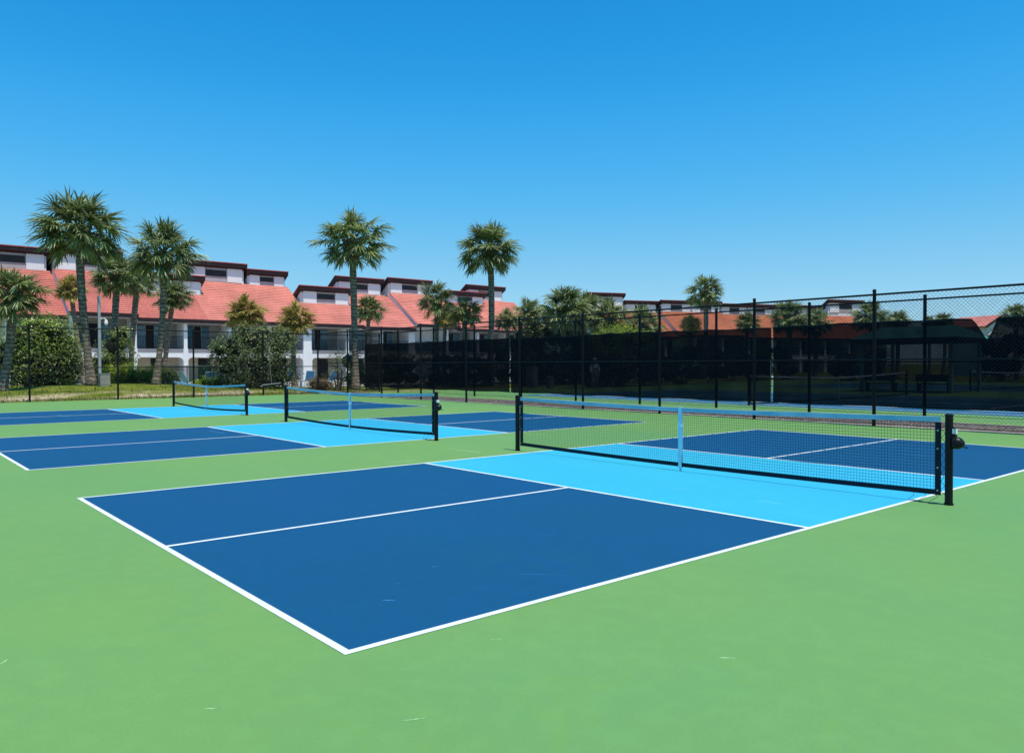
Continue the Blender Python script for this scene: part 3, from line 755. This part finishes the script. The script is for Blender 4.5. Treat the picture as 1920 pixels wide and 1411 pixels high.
def oak(label, x, y, w, h, seed, lm='leaf_dark', n=2600):
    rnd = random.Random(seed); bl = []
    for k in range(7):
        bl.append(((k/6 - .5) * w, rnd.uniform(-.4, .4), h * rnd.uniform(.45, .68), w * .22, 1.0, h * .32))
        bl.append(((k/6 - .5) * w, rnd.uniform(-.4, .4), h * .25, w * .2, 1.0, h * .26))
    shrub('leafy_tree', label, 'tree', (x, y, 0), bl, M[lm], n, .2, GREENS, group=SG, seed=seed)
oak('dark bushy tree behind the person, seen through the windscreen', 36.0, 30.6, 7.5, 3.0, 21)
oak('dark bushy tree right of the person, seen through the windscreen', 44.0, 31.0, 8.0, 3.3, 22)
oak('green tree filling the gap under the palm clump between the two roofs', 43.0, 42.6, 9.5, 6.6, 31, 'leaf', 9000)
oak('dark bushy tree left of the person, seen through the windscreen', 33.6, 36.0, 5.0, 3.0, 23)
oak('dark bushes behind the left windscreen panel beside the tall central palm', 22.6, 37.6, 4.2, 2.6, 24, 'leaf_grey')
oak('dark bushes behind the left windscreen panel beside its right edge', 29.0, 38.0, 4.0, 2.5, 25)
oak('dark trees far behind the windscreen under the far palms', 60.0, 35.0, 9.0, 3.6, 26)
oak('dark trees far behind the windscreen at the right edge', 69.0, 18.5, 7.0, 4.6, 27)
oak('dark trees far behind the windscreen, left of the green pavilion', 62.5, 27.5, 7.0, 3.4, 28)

# ------------------------------------------------------------------ townhouses
SL = .65
def townhouse(label, origin, rz, x0, x1, dy, dz, cl, cols, tile='tile', group='townhouses under the long red roof', mods=None, back=9.5, wallmat='stucco', facade=True):
    """local frame: x along the row, y = 0 at the eave line, z up. cl = (xa, xb, run, bottom z, top z)"""
    root = thing('townhouse', label, 'house', origin, rz, group)
    xa, xb, run, zb, zt = cl
    y0 = dy; z0 = 5.5 + dz
    yr = y0 + run; zr = z0 + SL * run
    # lantern base follows its own roof
    w = MB()
    w.box(x0 + .01, y0 + 2.1, -.1, x1 - .01, y0 + 2.1 + back, 5.2 + dz)
    yb = yr + (zt - 5.2 - dz) / SL
    w.prism_x([(y0 + .35, 5.2 + dz), (yb, 5.2 + dz), (yr, zr)], x0 + .01, x1 - .01)
    w.prism_x([(yr, zr - .4), (yb - .3, 5.25 + dz), (yr, zt - .15)], xa, xb)
    w.build('wall', M[wallmat], root)
    # front roof slab, built as overlapping tile courses
    r = MB(); nC = max(4, int(math.hypot(run, SL * run) / .335)); 
    for i in range(nC):
        a, b = run * i / nC, run * (i + 1) / nC
        pa, pb = (y0 + a - .10, z0 + SL * a + .055 - .05), (y0 + b, z0 + SL * b + .005)
        r.prism_x([pa, pb, (pb[0], pb[1] + .05), (pa[0], pa[1] + .074)], x0, x1)
    r.build('roof', M[tile], root)
    rs = MB(); rs.prism_x([(y0 - .02, z0 - .14), (yr, zr - .14), (yr, zr - .01), (y0 - .02, z0 - .01)], x0 + .03, x1 - .03)
    rs.build('roof_edge', M['panel'] if dz > .2 else M['fascia'], root)
    f = MB(); f.box(x0, y0 - .16, z0 - .30, x1, y0 - .03, z0 + .0)
    f.build('fascia', M['fascia'], root)
    # back roof, falling away from the top of the lantern
    b = MB(); o = .45
    b.prism_x([(yr - o, zt + SL * o * .0), (yr - o, zt - .34), (yr - o + .05, zt - .34), (yb + .4, 5.2 + dz - .3), (yb + .4, 5.2 + dz), (yr - .2, zt)], xa - .22, xb + .22)
    b.build('lantern_roof', M['fascia'], root)
    t = MB(); t.prism_x([(yr - o - .04, zt + .004), (yr - .2, zt + .004), (yb + .4, 5.2 + dz + .004), (yb + .4, 5.2 + dz + .10), (yr - .2, zt + .10), (yr - o - .04, zt + .09)], xa - .26, xb + .26)
    t.build('ridge_tile', M['ridge'], root)
    # lantern face: white panels either side of a recessed louvred window
    n = mods or max(1, round((xb - xa) / 5.4)); wd = (xb - xa) / n; top = zt - .36
    for k in range(n):
        a = xa + k * wd
        for u, v in ((.045, .31), (.70, .965)):
            p = MB(); p.box(a + wd*u, yr - .13, zb + .05, a + wd*v, yr + .02, top - .02); p.build('white_panel', M['panel'], root)
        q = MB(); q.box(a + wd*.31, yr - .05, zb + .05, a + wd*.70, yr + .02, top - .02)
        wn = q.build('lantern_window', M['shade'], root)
        hgt = top - zb
        q = MB(); q.box(a + wd*.325, yr - .12, top - hgt*.22, a + wd*.685, yr - .05, top - hgt*.05); q.build('shutter_box', M['strip'], wn)
        q = MB(); q.box(a + wd*.325, yr - .085, top - hgt*.62, a + wd*.685, yr - .052, top - hgt*.22)
        for s in range(6):
            zz = top - hgt*.60 + s * hgt*.062; q.box(a + wd*.335, yr - .10, zz, a + wd*.675, yr - .086, zz + .02)
        q.build('louvre', M['louvre'], wn)
    if not facade: return root
    # party fins, balconies and arched openings
    for x, hw in cols:
        if x0 <= x + .25 < x1:
            c = MB(); c.box(x - hw, y0 + .32, -.1, x + hw, y0 + 2.12, 5.18 + dz); c.box(x - hw - .05, y0 + .30, -.1, x + hw + .05, y0 + .62, 2.95); c.build('column', M['panel'], root)
    xs_ = [c for c in cols if x0 <= c[0] + .25 < x1]
    nxt = [c for c in cols if c[0] + .25 >= x1][:1]
    ch = xs_ + nxt
    for (a, ha), (b_, hb) in zip(ch, ch[1:]):
        A, B = a + ha + .05, b_ - hb - .05
        if B - A < 1.2: continue
        s = MB(); s.box(A, y0 + .40, 2.56, B, y0 + 2.1, 2.92); s.build('balcony_slab', M['slab'], root)
        rr = .42; prof = [(A, 2.56), (A, 2.18 - .35)]
        for k in range(7):
            t = math.pi / 2 * k / 6; prof.append((A + rr * (1 - math.cos(t)), 2.18 - .35 + .35 * math.sin(t)))
        for k in range(7):
            t = math.pi / 2 * (1 - k / 6); prof.append((B - rr * (1 - math.cos(t)), 2.18 - .35 + .35 * math.sin(t)))
        prof += [(B, 2.18 - .35), (B, 2.56)]
        q = MB(); kk = len(prof)
        for yy in (y0 + .34, y0 + .62): q.v.extend([(p[0], yy, p[1]) for p in prof])
        q.f.append(tuple(range(kk))); q.f.append(tuple(reversed(range(kk, 2*kk))))
        for i in range(kk): q.f.append((i, i + kk, (i+1) % kk + kk, (i+1) % kk))
        q.m = [0] * len(q.f); q.c = [None] * len(q.f)
        q.build('arched_beam', M['panel'], root)
        l = MB(); l.box(A, y0 + .40, 3.96, B, y0 + .44, 4.01); l.box(A, y0 + .40, 3.0, B, y0 + .44, 3.04)
        nb = int((B - A) / .13)
        for i in range(1, nb): xx = A + (B - A) * i / nb; l.box(xx - .012, y0 + .408, 3.04, xx + .012, y0 + .432, 3.96)
        l.build('railing', M['black'], root)
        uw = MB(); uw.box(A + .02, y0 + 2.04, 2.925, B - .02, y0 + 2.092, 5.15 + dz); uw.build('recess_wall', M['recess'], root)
        rnd = random.Random(int(a * 10)); off = rnd.uniform(.0, .25); W = B - A
        d = MB(); dx0, dx1 = A + .15 + off, A + .15 + off + W * .62
        d.box(dx0, y0 + 2.00, 2.93, dx1, y0 + 2.037, 5.0)
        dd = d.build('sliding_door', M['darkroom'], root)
        for u, v, mm in ((.02, .33, 'glass'), (.67, .98, 'glass')):
            g_ = MB(); g_.box(dx0 + (dx1-dx0)*u, y0 + 1.97, 3.0, dx0 + (dx1-dx0)*v, y0 + 1.997, 4.93); g_.build('pane', M[mm], dd)
        fr = MB()
        for u in (0, .345, .655, 1): xx = dx0 + (dx1-dx0)*u; fr.box(xx-.035, y0+1.955, 2.95, xx+.035, y0+1.968, 5.02)
        fr.box(dx0-.035, y0+1.955, 5.02, dx1+.035, y0+1.968, 5.09); fr.build('frame', M['slab'], dd)
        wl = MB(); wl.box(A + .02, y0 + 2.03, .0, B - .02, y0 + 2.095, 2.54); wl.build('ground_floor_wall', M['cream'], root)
        d = MB(); d.box(A + W*.40, y0 + 1.99, .02, A + W*.70, y0 + 2.028, 2.1); d.build('door', M['darkroom'], root)
    return root
CO = [(x, h) for x, h in ((7.3,.14),(11.6,.16),(16.35,.14),(20.5,.15),(24.4,.13),(28.2,.14),(32.0,.42),(36.3,.14),(40.3,.14),(44.0,.4),(48.5,.14),(53.0,.14),(57.6,.14),(62.4,.2))]
EY = 66.8
O = (0, EY, 0)
townhouse('townhouse at the left edge with weathered red roof, its lantern cut by the picture edge', O, 0, -6, 11.35, .55, .0, (-4, 11.0, 6.35, 9.62, 11.5), CO, 'tile_dark', mods=3)
townhouse('townhouse with raised roof edge behind the tallest left palm', O, 0, 11.35, 16.55, .0, .30, (11.5, 16.6, 6.1, 9.75, 11.65), CO, 'tile_dark')
townhouse('low roofed townhouse with a short lantern, behind the split crowned palm', O, 0, 16.55, 22.3, .0, .0, (17.6, 23.05, 3.8, 7.97, 9.7), CO, 'tile_dark')
townhouse('townhouse with the highest lantern of the middle pair, left half', O, 0, 22.3, 28.15, .0, .0, (22.45, 28.0, 6.2, 9.57, 11.45), CO)
townhouse('townhouse with slightly lower lantern, right half of the middle pair', O, 0, 28.15, 32.55, .03, .0, (28.4, 32.3, 6.2, 9.5, 11.02), CO)
townhouse('low roofed townhouse with a wide lantern, left of the tall central palm', O, 0, 32.55, 38.0, .0, .0, (32.75, 38.2, 3.45, 7.72, 9.45), CO)
townhouse('townhouse behind the tall central palm, lantern half hidden by the trunk', O, 0, 38.0, 44.3, .0, -.12, (38.0, 43.5, 5.9, 9.22, 10.98), CO)
townhouse('townhouse with a stepped up roof edge over a white side wall', O, 0, 44.3, 50.0, -.25, .32, (44.25, 49.8, 5.75, 9.55, 11.2), CO)
townhouse('low roofed townhouse behind the medium palms with pale trunk', O, 0, 50.0, 55.6, .0, .0, (51.8, 57.6, 5.2, 8.85, 10.2), CO)
townhouse('townhouse at the right end of the long red roof, with the last lantern', O, 0, 55.6, 63.2, .0, -.05, (55.7, 61.4, 6.1, 9.42, 11.2), CO)

# second row, turned away, orange tiles
O2, RZ2 = (93.3, 68.9, 0), R(-20.7)
CO2 = [(x, .16) for x in (-12, -7.4, -2.6, 2.3, 7.2, 12.1, 17, 21.9, 26.8, 31.7, 36.6, 41.5)]
G2 = 'townhouses under the far orange roof'
def th2(label, *a, **k): townhouse(label, O2, RZ2, *a, CO2, 'tile_orange', G2, **k)
th2('far townhouse with a lone high dark roofed lantern, left of the orange roof', -13.5, -7.2, 0, 0, (-12.9, -6.8, 6.2, 10.3, 12.3))
th2('far townhouse with the first lantern over the orange roof', -7.2, -.6, .3, 0, (-6.4, -.9, 6.1, 9.5, 11.25))
th2('far townhouse below the tall lone palm, with a stepped orange roof edge', -.6, 10.6, -.15, .30, (-.4, 10.4, 5.9, 9.65, 11.4), mods=2)
th2('far townhouse partly behind the thick fence post', 10.6, 21.0, 0, 0, (10.8, 20.8, 6.0, 9.5, 11.15), mods=2)
th2('far townhouse half hidden by bushy palms', 21.0, 31.5, 0, 0, (21.2, 31.3, 6.0, 9.5, 11.2), mods=2)
th2('farthest townhouse with the highest lantern of the orange roof', 31.5, 40.5, 0, .0, (32.6, 40.0, 6.3, 10.2, 12.35))
# small red gable far right
gt = thing('townhouse', 'small distant house with a red sloping roof and white gable, above the notch', 'house', (100.0, 34.4, -.5), R(-115), 'townhouses far right')
q = MB(); q.prism_x([(.1,-.1),(6,-.1),(6,6.1),(2,7.3),(.1,6.1)], 0, 5.5); q.build('wall', M['stucco'], gt)
q = MB(); q.prism_x([(-.2,6.02),(2,7.32),(2,7.52),(-.3,6.2)], -.3, 5.75); q.prism_x([(2,7.32),(6.4,5.9),(6.4,6.1),(2,7.52)], -.3, 5.75); q.build('roof', M['tile'], gt)
q = MB(); q.prism_x([(-.32,5.95),(2,7.30),(2,7.56),(-.34,6.22)], 5.76, 5.86); q.build('rake_board', M['fascia'], gt)
q = MB(); q.box(5.5, 1.2, 3.6, 5.58, 3.4, 4.9); q.build('window', M['glass'], gt)

# ------------------------------------------------------------------ pavilion
pv = thing('park_pavilion', 'green hip roofed open pavilion between the tennis courts, behind the windscreen', 'pavilion', (39.9, 13.6, 0), 0)
q = MB(); a, e, h = 2.25, 2.70, 3.35
c4 = [(-a,-a-.6,e),(a,-a-.6,e),(a,a+.1,e),(-a,a+.1,e)]; r1, r2 = (0,-2.0,h), (0,1.7,h)
q.poly([c4[0], c4[1], r1]); q.poly([c4[1], c4[2], r2, r1]); q.poly([c4[2], c4[3], r2]); q.poly([c4[3], c4[0], r1, r2]); q.build('roof', M['green_roof'], pv)
q = MB(); q.box(-a, -a-.6, e-.22, a, -a-.5, e-.004); q.box(-a, a, e-.22, a, a+.1, e-.004); q.box(-a, -a-.5, e-.22, -a+.1, a, e-.004); q.box(a-.1, -a-.5, e-.22, a, a, e-.004); q.build('fascia', M['fascia'], pv)
for x, y in ((-1.8,-2.4),(1.8,-2.4),(1.8,1.9),(-1.8,1.9)):
    q = MB(); q.box(x-.07, y-.07, 0, x+.07, y+.07, e-.1); q.build('column', M['pole'], pv)
def bench(label, x, y, rz):
    b = thing('park_bench', label, 'bench', (x, y, 0), rz, 'benches under the pavilion')
    q = MB(); q.box(-.8,-.2,.42,.8,.2,.46); q.build('seat', M['rubber'], b)
    q = MB(); q.box(-.8,.2,.55,.8,.24,.9); q.build('backrest', M['rubber'], b)
    for x in (-.7, .7):
        q = MB(); q.box(x-.03,-.18,0,x+.03,.2,.419); q.box(x-.03,.2,0,x+.03,.239,.549); q.build('leg', M['black'], b)
bench('dark bench under the green pavilion, nearer the left column', 39.0, 14.9, R(90)); bench('dark bench under the green pavilion, nearer the right column', 39.0, 12.3, R(90))

# ------------------------------------------------------------------ light pole, cabinet, lounge chairs, pool fence, squeegee, bins
gz = hz(7.29, 38.49)
lp = thing('camera_pole', 'pale grey square pole with a white security camera, beside the tallest left palm', 'pole', (7.32, 38.4, gz), 0)
q = MB(); q.box(-.06,-.06,-.2,.06,.06,4.35); q.build('pole', M['pole'], lp)
q = MB(); q.tube([(.06,0,3.25),(.22,-.02,3.27),(.30,-.04,3.2)], .03, 8)
q.tube([(.30,-.04,3.2),(.30,-.04,3.08),(.30,-.04,3.0),(.30,-.04,2.93)], [.05,.085,.085,.04], 14); q.build('security_camera', M['camera'], lp)
ub = thing('utility_cabinet', 'beige utility cabinet at the foot of the camera pole', 'cabinet', (7.48, 38.15, gz))
q = MB(); q.box(-.22,-.13,-.1,.22,.13,.56); q.build('body', M['box'], ub)
q = MB(); q.box(-.24,-.15,.56,.24,.15,.59); q.build('lid', M['box'], ub)
q = MB(); q.box(-.17,-.14,.05,.17,-.132,.50); q.build('door', M['box'], ub)

def lounger(label, x, y, rz, sling, z=0, back=1.05):
    c = thing('lounge_chair', label, 'lounge chair', (x, y, z), rz, 'lounge chairs on the pool deck')
    t = .018; q = MB()
    q.tube([(-.3,-.9,.36),(-.3,.35,.36)], t, 6); q.tube([(.3,-.9,.36),(.3,.35,.36)], t, 6); q.tube([(-.3,-.9,.36),(.3,-.9,.36)], t, 6)
    bx, bz = .35 + .85*math.cos(back), .36 + .85*math.sin(back)
    q.tube([(-.3,.35,.36),(-.3,bx,bz)], t, 6); q.tube([(.3,.35,.36),(.3,bx,bz)], t, 6); q.tube([(-.3,bx,bz),(.3,bx,bz)], t, 6)
    q.build('frame', M['white_tube'], c)
    for yy in (-.7, .25):
        for xx in (-.3, .3):
            q = MB(); q.tube([(xx, yy, .36), (xx, yy + (.06 if yy > 0 else -.06), 0)], t, 6); q.build('leg', M['white_tube'], c)
    q = MB(); q.poly([(-.29,-.88,.355),(.29,-.88,.355),(.29,.34,.345),(-.29,.34,.345)]); q.build('seat_sling', M[sling], c)
    q = MB(); q.poly([(-.29,.36,.35),(.29,.36,.35),(.29,bx,bz-.01),(-.29,bx,bz-.01)]); q.build('back_sling', M[sling], c)
lounger('teal lounge chair nearest the hedge, back raised', 13.0, 45.6, R(35), 'teal_sling', back=1.0)
lounger('teal lounge chair, second from the hedge', 14.2, 46.3, R(35), 'teal_sling', back=1.0)
lounger('blue lounge chair right of the teal ones, facing the pool', 15.6, 47.0, R(165), 'sling', back=.95)
lounger('blue lounge chair in the middle of the group left of the grey green shrub', 16.8, 47.8, R(165), 'sling', back=.95)
lounger('blue lounge chair half hidden by the grey green shrub', 17.7, 47.2, R(165), 'sling', back=.95)
lounger('blue lounge chair beside the double white column', 21.6, 48.6, R(170), 'sling', back=1.0)
lounger('blue lounge chair right of the double white column', 22.9, 48.2, R(170), 'sling', back=1.0)
lounger('blue lounge chair left of the tall central palm trunk', 24.3, 48.0, R(200), 'sling', back=1.0)
lounger('blue lounge chair right of the tall central palm trunk', 26.2, 47.0, R(190), 'teal_sling', back=1.0)
for lx, ly, ll in ((20.5, 46.0, 'low white bench on the pool deck, left of the double column'), (21.6, 45.6, 'low white bench on the pool deck, right of the double column')):
    b = thing('low_bench', ll, 'bench', (lx, ly, 0), R(-8), 'low white benches on the deck')
    q = MB(); q.box(-.5,-.2,.38,.5,.2,.43); q.build('seat', M['white_tube'], b)
    for xx in (-.42, .42):
        q = MB(); q.box(xx-.03,-.18,0,xx+.03,.18,.379); q.build('leg', M['white_tube'], b)

pf = thing('pool_fence', 'low green mesh pool fence in front of the hedge and lounge chairs', 'fence', (11.2, 41.7, .22), 0)
for i in range(5):
    q = MB(); q.tube([(i*1.3,0,-.1),(i*1.3,0,1.25)], .022, 8); q.build('post', M['black'], pf)
q = MB(); q.tube([(0,0,1.22),(5.2,0,1.22)], .018, 6); q.build('top_rail', mat('teal_rail', (.08,.20,.20), rough=.5), pf)
q = MB(); q.poly([(0,.012,.02),(5.2,.012,.02),(5.2,.012,1.2),(0,.012,1.2)]); q.build('mesh_panel', M['pool_mesh'], pf)

sq = thing('court_squeegee', 'grey court squeegee hung upright on the back fence, before the grey green shrub', 'squeegee', (13.75, 33.10, .50), 0)
q = MB(); q.tube([(0,-.02,.08),(-.10,-.02,1.38)], .014, 8); q.build('handle', M['squeegee'], sq)
q = MB(); q.tube([(-.48,-.02,.0),(.48,-.02,.09)], .028, 8); h_ = q.build('head', M['squeegee'], sq)
q = MB(); q.box(-.46,-.032,-.06,.46,-.012,-.02); bl = q.build('blade', M['rubber'], h_); bl.rotation_euler = (0, R(-5.3), 0)

cb = thing('grey_cabinet', 'tall grey cabinet behind the windscreen, left of the person', 'cabinet', (31.3, 33.6, 0), R(20))
q = MB(); q.box(-.32,-.25,0,.32,.25,1.35); q.build('body', M['bin'], cb)
q = MB(); q.box(-.28,-.265,.08,.28,-.252,1.28); q.build('door', M['box'], cb)
bn = thing('trash_bin', 'round grey trash bin behind the windscreen, between cabinet and person', 'trash bin', (30.25, 30.8, 0))
q = MB(); q.tube([(0,0,0),(0,0,.65)], [.2,.24], 16); q.build('body', M['bin'], bn)
q = MB(); q.tube([(0,0,.651),(0,0,.70),(0,0,.76)], [.25,.25,.12], 16); q.build('lid', M['bin'], bn)

# ------------------------------------------------------------------ person behind the windscreen
def skin_mesh(name, verts, edges, radii, material, parent, root_i=0, lv=2):
    me = bpy.data.meshes.new(name); me.from_pydata(verts, edges, []); me.materials.append(material)
    o = bpy.data.objects.new(name, me); COL.objects.link(o)
    s = o.modifiers.new('skin', 'SKIN'); s.use_smooth_shade = True
    for i, r in enumerate(radii):
        d = me.skin_vertices[0].data[i]; d.radius = (r, r) if not isinstance(r, tuple) else r; d.use_root = (i == root_i)
    b = o.modifiers.new('sub', 'SUBSURF'); b.levels = lv; b.render_levels = lv
    if parent: o.parent = parent
    return o
pe = thing('person', 'person in pale shirt, grey trousers and straw hat standing behind the windscreen', 'person', (30.8, 27.6, 0), R(-40))
V = [(0,0,.95),(0,.0,1.12),(0,.01,1.32),(0,.01,1.45),(0,.0,1.52),(0,-.02,1.60),(0,-.03,1.68),(0,-.02,1.74),
     (-.17,.01,1.42),(-.24,-.03,1.16),(-.20,-.20,.98),(-.19,-.26,.93),
     (.17,.01,1.42),(.25,.02,1.17),(.24,-.06,.93),(.24,-.08,.86),
     (-.10,0,.90),(-.11,-.06,.50),(-.12,.05,.09),(-.13,-.10,.04),
     (.10,0,.90),(.12,.05,.50),(.13,.14,.09),(.14,.0,.04)]
E_ = [(0,1),(1,2),(2,3),(3,4),(4,5),(5,6),(6,7),(3,8),(8,9),(9,10),(10,11),(3,12),(12,13),(13,14),(14,15),(0,16),(16,17),(17,18),(18,19),(0,20),(20,21),(21,22),(22,23)]
rad = [.14,.13,.15,.09,.055,.085,.095,.06,.06,.045,.035,.03,.06,.045,.035,.03,.085,.06,.04,.035,.085,.06,.04,.035]
body = skin_mesh('body', V, E_, rad, M['skin'], pe)
for s, (wx, wy, wz) in ((-1, (-.19,-.26,.93)), (1, (.24,-.08,.86))):
    hv = [(wx, wy, wz)]; he = []; hr = [.028]
    for k in range(4):
        i = len(hv); dx = (k - 1.5) * .018; ln = (.065, .078, .074, .058)[k]
        hv += [(wx + dx, wy - .02, wz - .04), (wx + dx*1.2, wy - .035, wz - .04 - ln*.5), (wx + dx*1.2, wy - .03, wz - .04 - ln)]; he += [(0, i), (i, i+1), (i+1, i+2)]; hr += [.011, .009, .008]
    i = len(hv); hv += [(wx - s*.03, wy - .02, wz - .025), (wx - s*.04, wy - .035, wz - .06)]; he += [(0, i), (i, i+1)]; hr += [.011, .009]
    skin_mesh('hand', hv, he, hr, M['skin'], pe, lv=1)
q = MB(); q.tube([(0,-.125,1.665),(0,-.15,1.64),(0,-.125,1.63)], [.012,.02,.01], 6)
for sx in (-.035, .035): q.tube([(sx,-.115,1.685),(sx,-.122,1.685)], .010, 6)
q.box(-.028,-.122,1.598,.028,-.112,1.606); q.build('face', M['skin'], pe)
skin_mesh('shirt', [(0,0,.92),(0,0,1.12),(0,.01,1.34),(0,.01,1.46),(-.17,.01,1.43),(-.245,-.03,1.16),(-.215,-.14,1.04),(.17,.01,1.43),(.255,.02,1.17),(.245,-.03,1.04)],
          [(0,1),(1,2),(2,3),(3,4),(4,5),(5,6),(3,7),(7,8),(8,9)], [.165,.155,.17,.085,.08,.062,.055,.08,.062,.055], M['shirt'], pe)
skin_mesh('trousers', [(0,0,.98),(0,0,.92),(-.10,0,.88),(-.11,-.06,.50),(-.12,.04,.13),(.10,0,.88),(.12,.05,.50),(.13,.13,.13)],
          [(0,1),(1,2),(2,3),(3,4),(1,5),(5,6),(6,7)], [.15,.15,.105,.082,.066,.105,.082,.066], M['trousers'], pe)
q = MB(); q.tube([(0,-.02,1.715),(0,-.02,1.725)], [.19,.185], 20); q.tube([(0,-.02,1.72),(0,-.02,1.80),(0,-.02,1.835)], [.11,.10,.05], 20); q.build('hat', M['hat'], pe)
tag(skin_mesh('shoulder_bag', [(0.02,-.19,1.25),(.02,-.20,1.10)], [(0,1)], [(.10,.06),(.11,.06)], M['bag'], None), 'dark bag held against the chest of the person behind the windscreen', 'bag')
bag = bpy.data.objects['shoulder_bag']; bag.location = (30.8, 27.6, 0); bag.rotation_euler = (0, 0, R(-40))

# ------------------------------------------------------------------ light, sky, camera
SUN_EL, SUN_AZ = 71.0, 180.0           # sun stands towards -Y, in the plane of the nets
sd = bpy.data.lights.new('sun', 'SUN'); sd.energy = 4.6; sd.angle = R(.53); sd.color = (1.0, .93, .80)
so = bpy.data.objects.new('sun', sd); COL.objects.link(so)
to_sun = Vector((.004, -math.cos(R(SUN_EL)), math.sin(R(SUN_EL))))
so.rotation_euler = to_sun.to_track_quat('Z', 'Y').to_euler(); so.location = (0, -20, 60)
w = bpy.data.worlds.new('World'); SC.world = w; w.use_nodes = True
nt = w.node_tree; bg = nt.nodes['Background']
sky = nt.nodes.new('ShaderNodeTexSky'); sky.sky_type = 'NISHITA'; sky.sun_disc = False
sky.sun_elevation = R(SUN_EL); sky.sun_rotation = R(SUN_AZ); sky.air_density = 1.0; sky.dust_density = .3; sky.ozone_density = 2.5; sky.altitude = 0
hs = nt.nodes.new('ShaderNodeHueSaturation'); hs.inputs['Saturation'].default_value = 1.25; hs.inputs['Hue'].default_value = .5
nt.links.new(sky.outputs[0], hs.inputs['Color'])
# grade the physical sky towards the deep, saturated blue of the day
lo = nt.nodes.new('ShaderNodeVectorMath'); lo.operation = 'SCALE'; lo.inputs['Scale'].default_value = .12
nt.links.new(hs.outputs[0], lo.inputs[0])
cv = nt.nodes.new('ShaderNodeRGBCurve'); mp = cv.mapping; mp.use_clip = False
for ci, pts in ((0, [(.076, .0176), (.136, .067), (.32, .235), (1, .55)]), (1, [(.202, .288), (.309, .430), (.55, .595), (1, .78)]), (2, [(.451, .730), (.584, .870), (.74, .890), (1, .93)])):
    c = mp.curves[ci]; c.points[1].location = pts[-1]
    for p in pts[:-1]: c.points.new(*p)
mp.update()
nt.links.new(lo.outputs[0], cv.inputs['Color'])
hi = nt.nodes.new('ShaderNodeVectorMath'); hi.operation = 'SCALE'; hi.inputs['Scale'].default_value = 1 / .12
nt.links.new(cv.outputs[0], hi.inputs[0]); nt.links.new(hi.outputs[0], bg.inputs['Color'])
bg.inputs['Strength'].default_value = .12

cam = bpy.data.cameras.new('camera'); co = bpy.data.objects.new('camera', cam); COL.objects.link(co)
cam.sensor_fit = 'HORIZONTAL'; cam.sensor_width = 36; cam.lens = 1458.2 / 1920 * 36; cam.clip_start = .1; cam.clip_end = 5000
yaw, pitch, roll = .8669588618596639, -.015365190812076388, -.003308920701902636
d = Vector((math.cos(yaw)*math.cos(pitch), math.sin(yaw)*math.cos(pitch), math.sin(pitch))); r = Vector((math.sin(yaw), -math.cos(yaw), 0)); u = r.cross(d)
r2 = r*math.cos(roll) + u*math.sin(roll); u2 = -r*math.sin(roll) + u*math.cos(roll)
co.matrix_world = Matrix(((r2.x, u2.x, -d.x, -1.90217), (r2.y, u2.y, -d.y, -3.5449), (r2.z, u2.z, -d.z, 1.46205), (0,0,0,1)))
SC.camera = co
SC.view_settings.view_transform = 'Standard'; SC.view_settings.look = 'None'; SC.view_settings.exposure = 0; SC.view_settings.gamma = 1
SC.cycles.transparent_max_bounces = 16
SC.cycles.max_bounces = 6
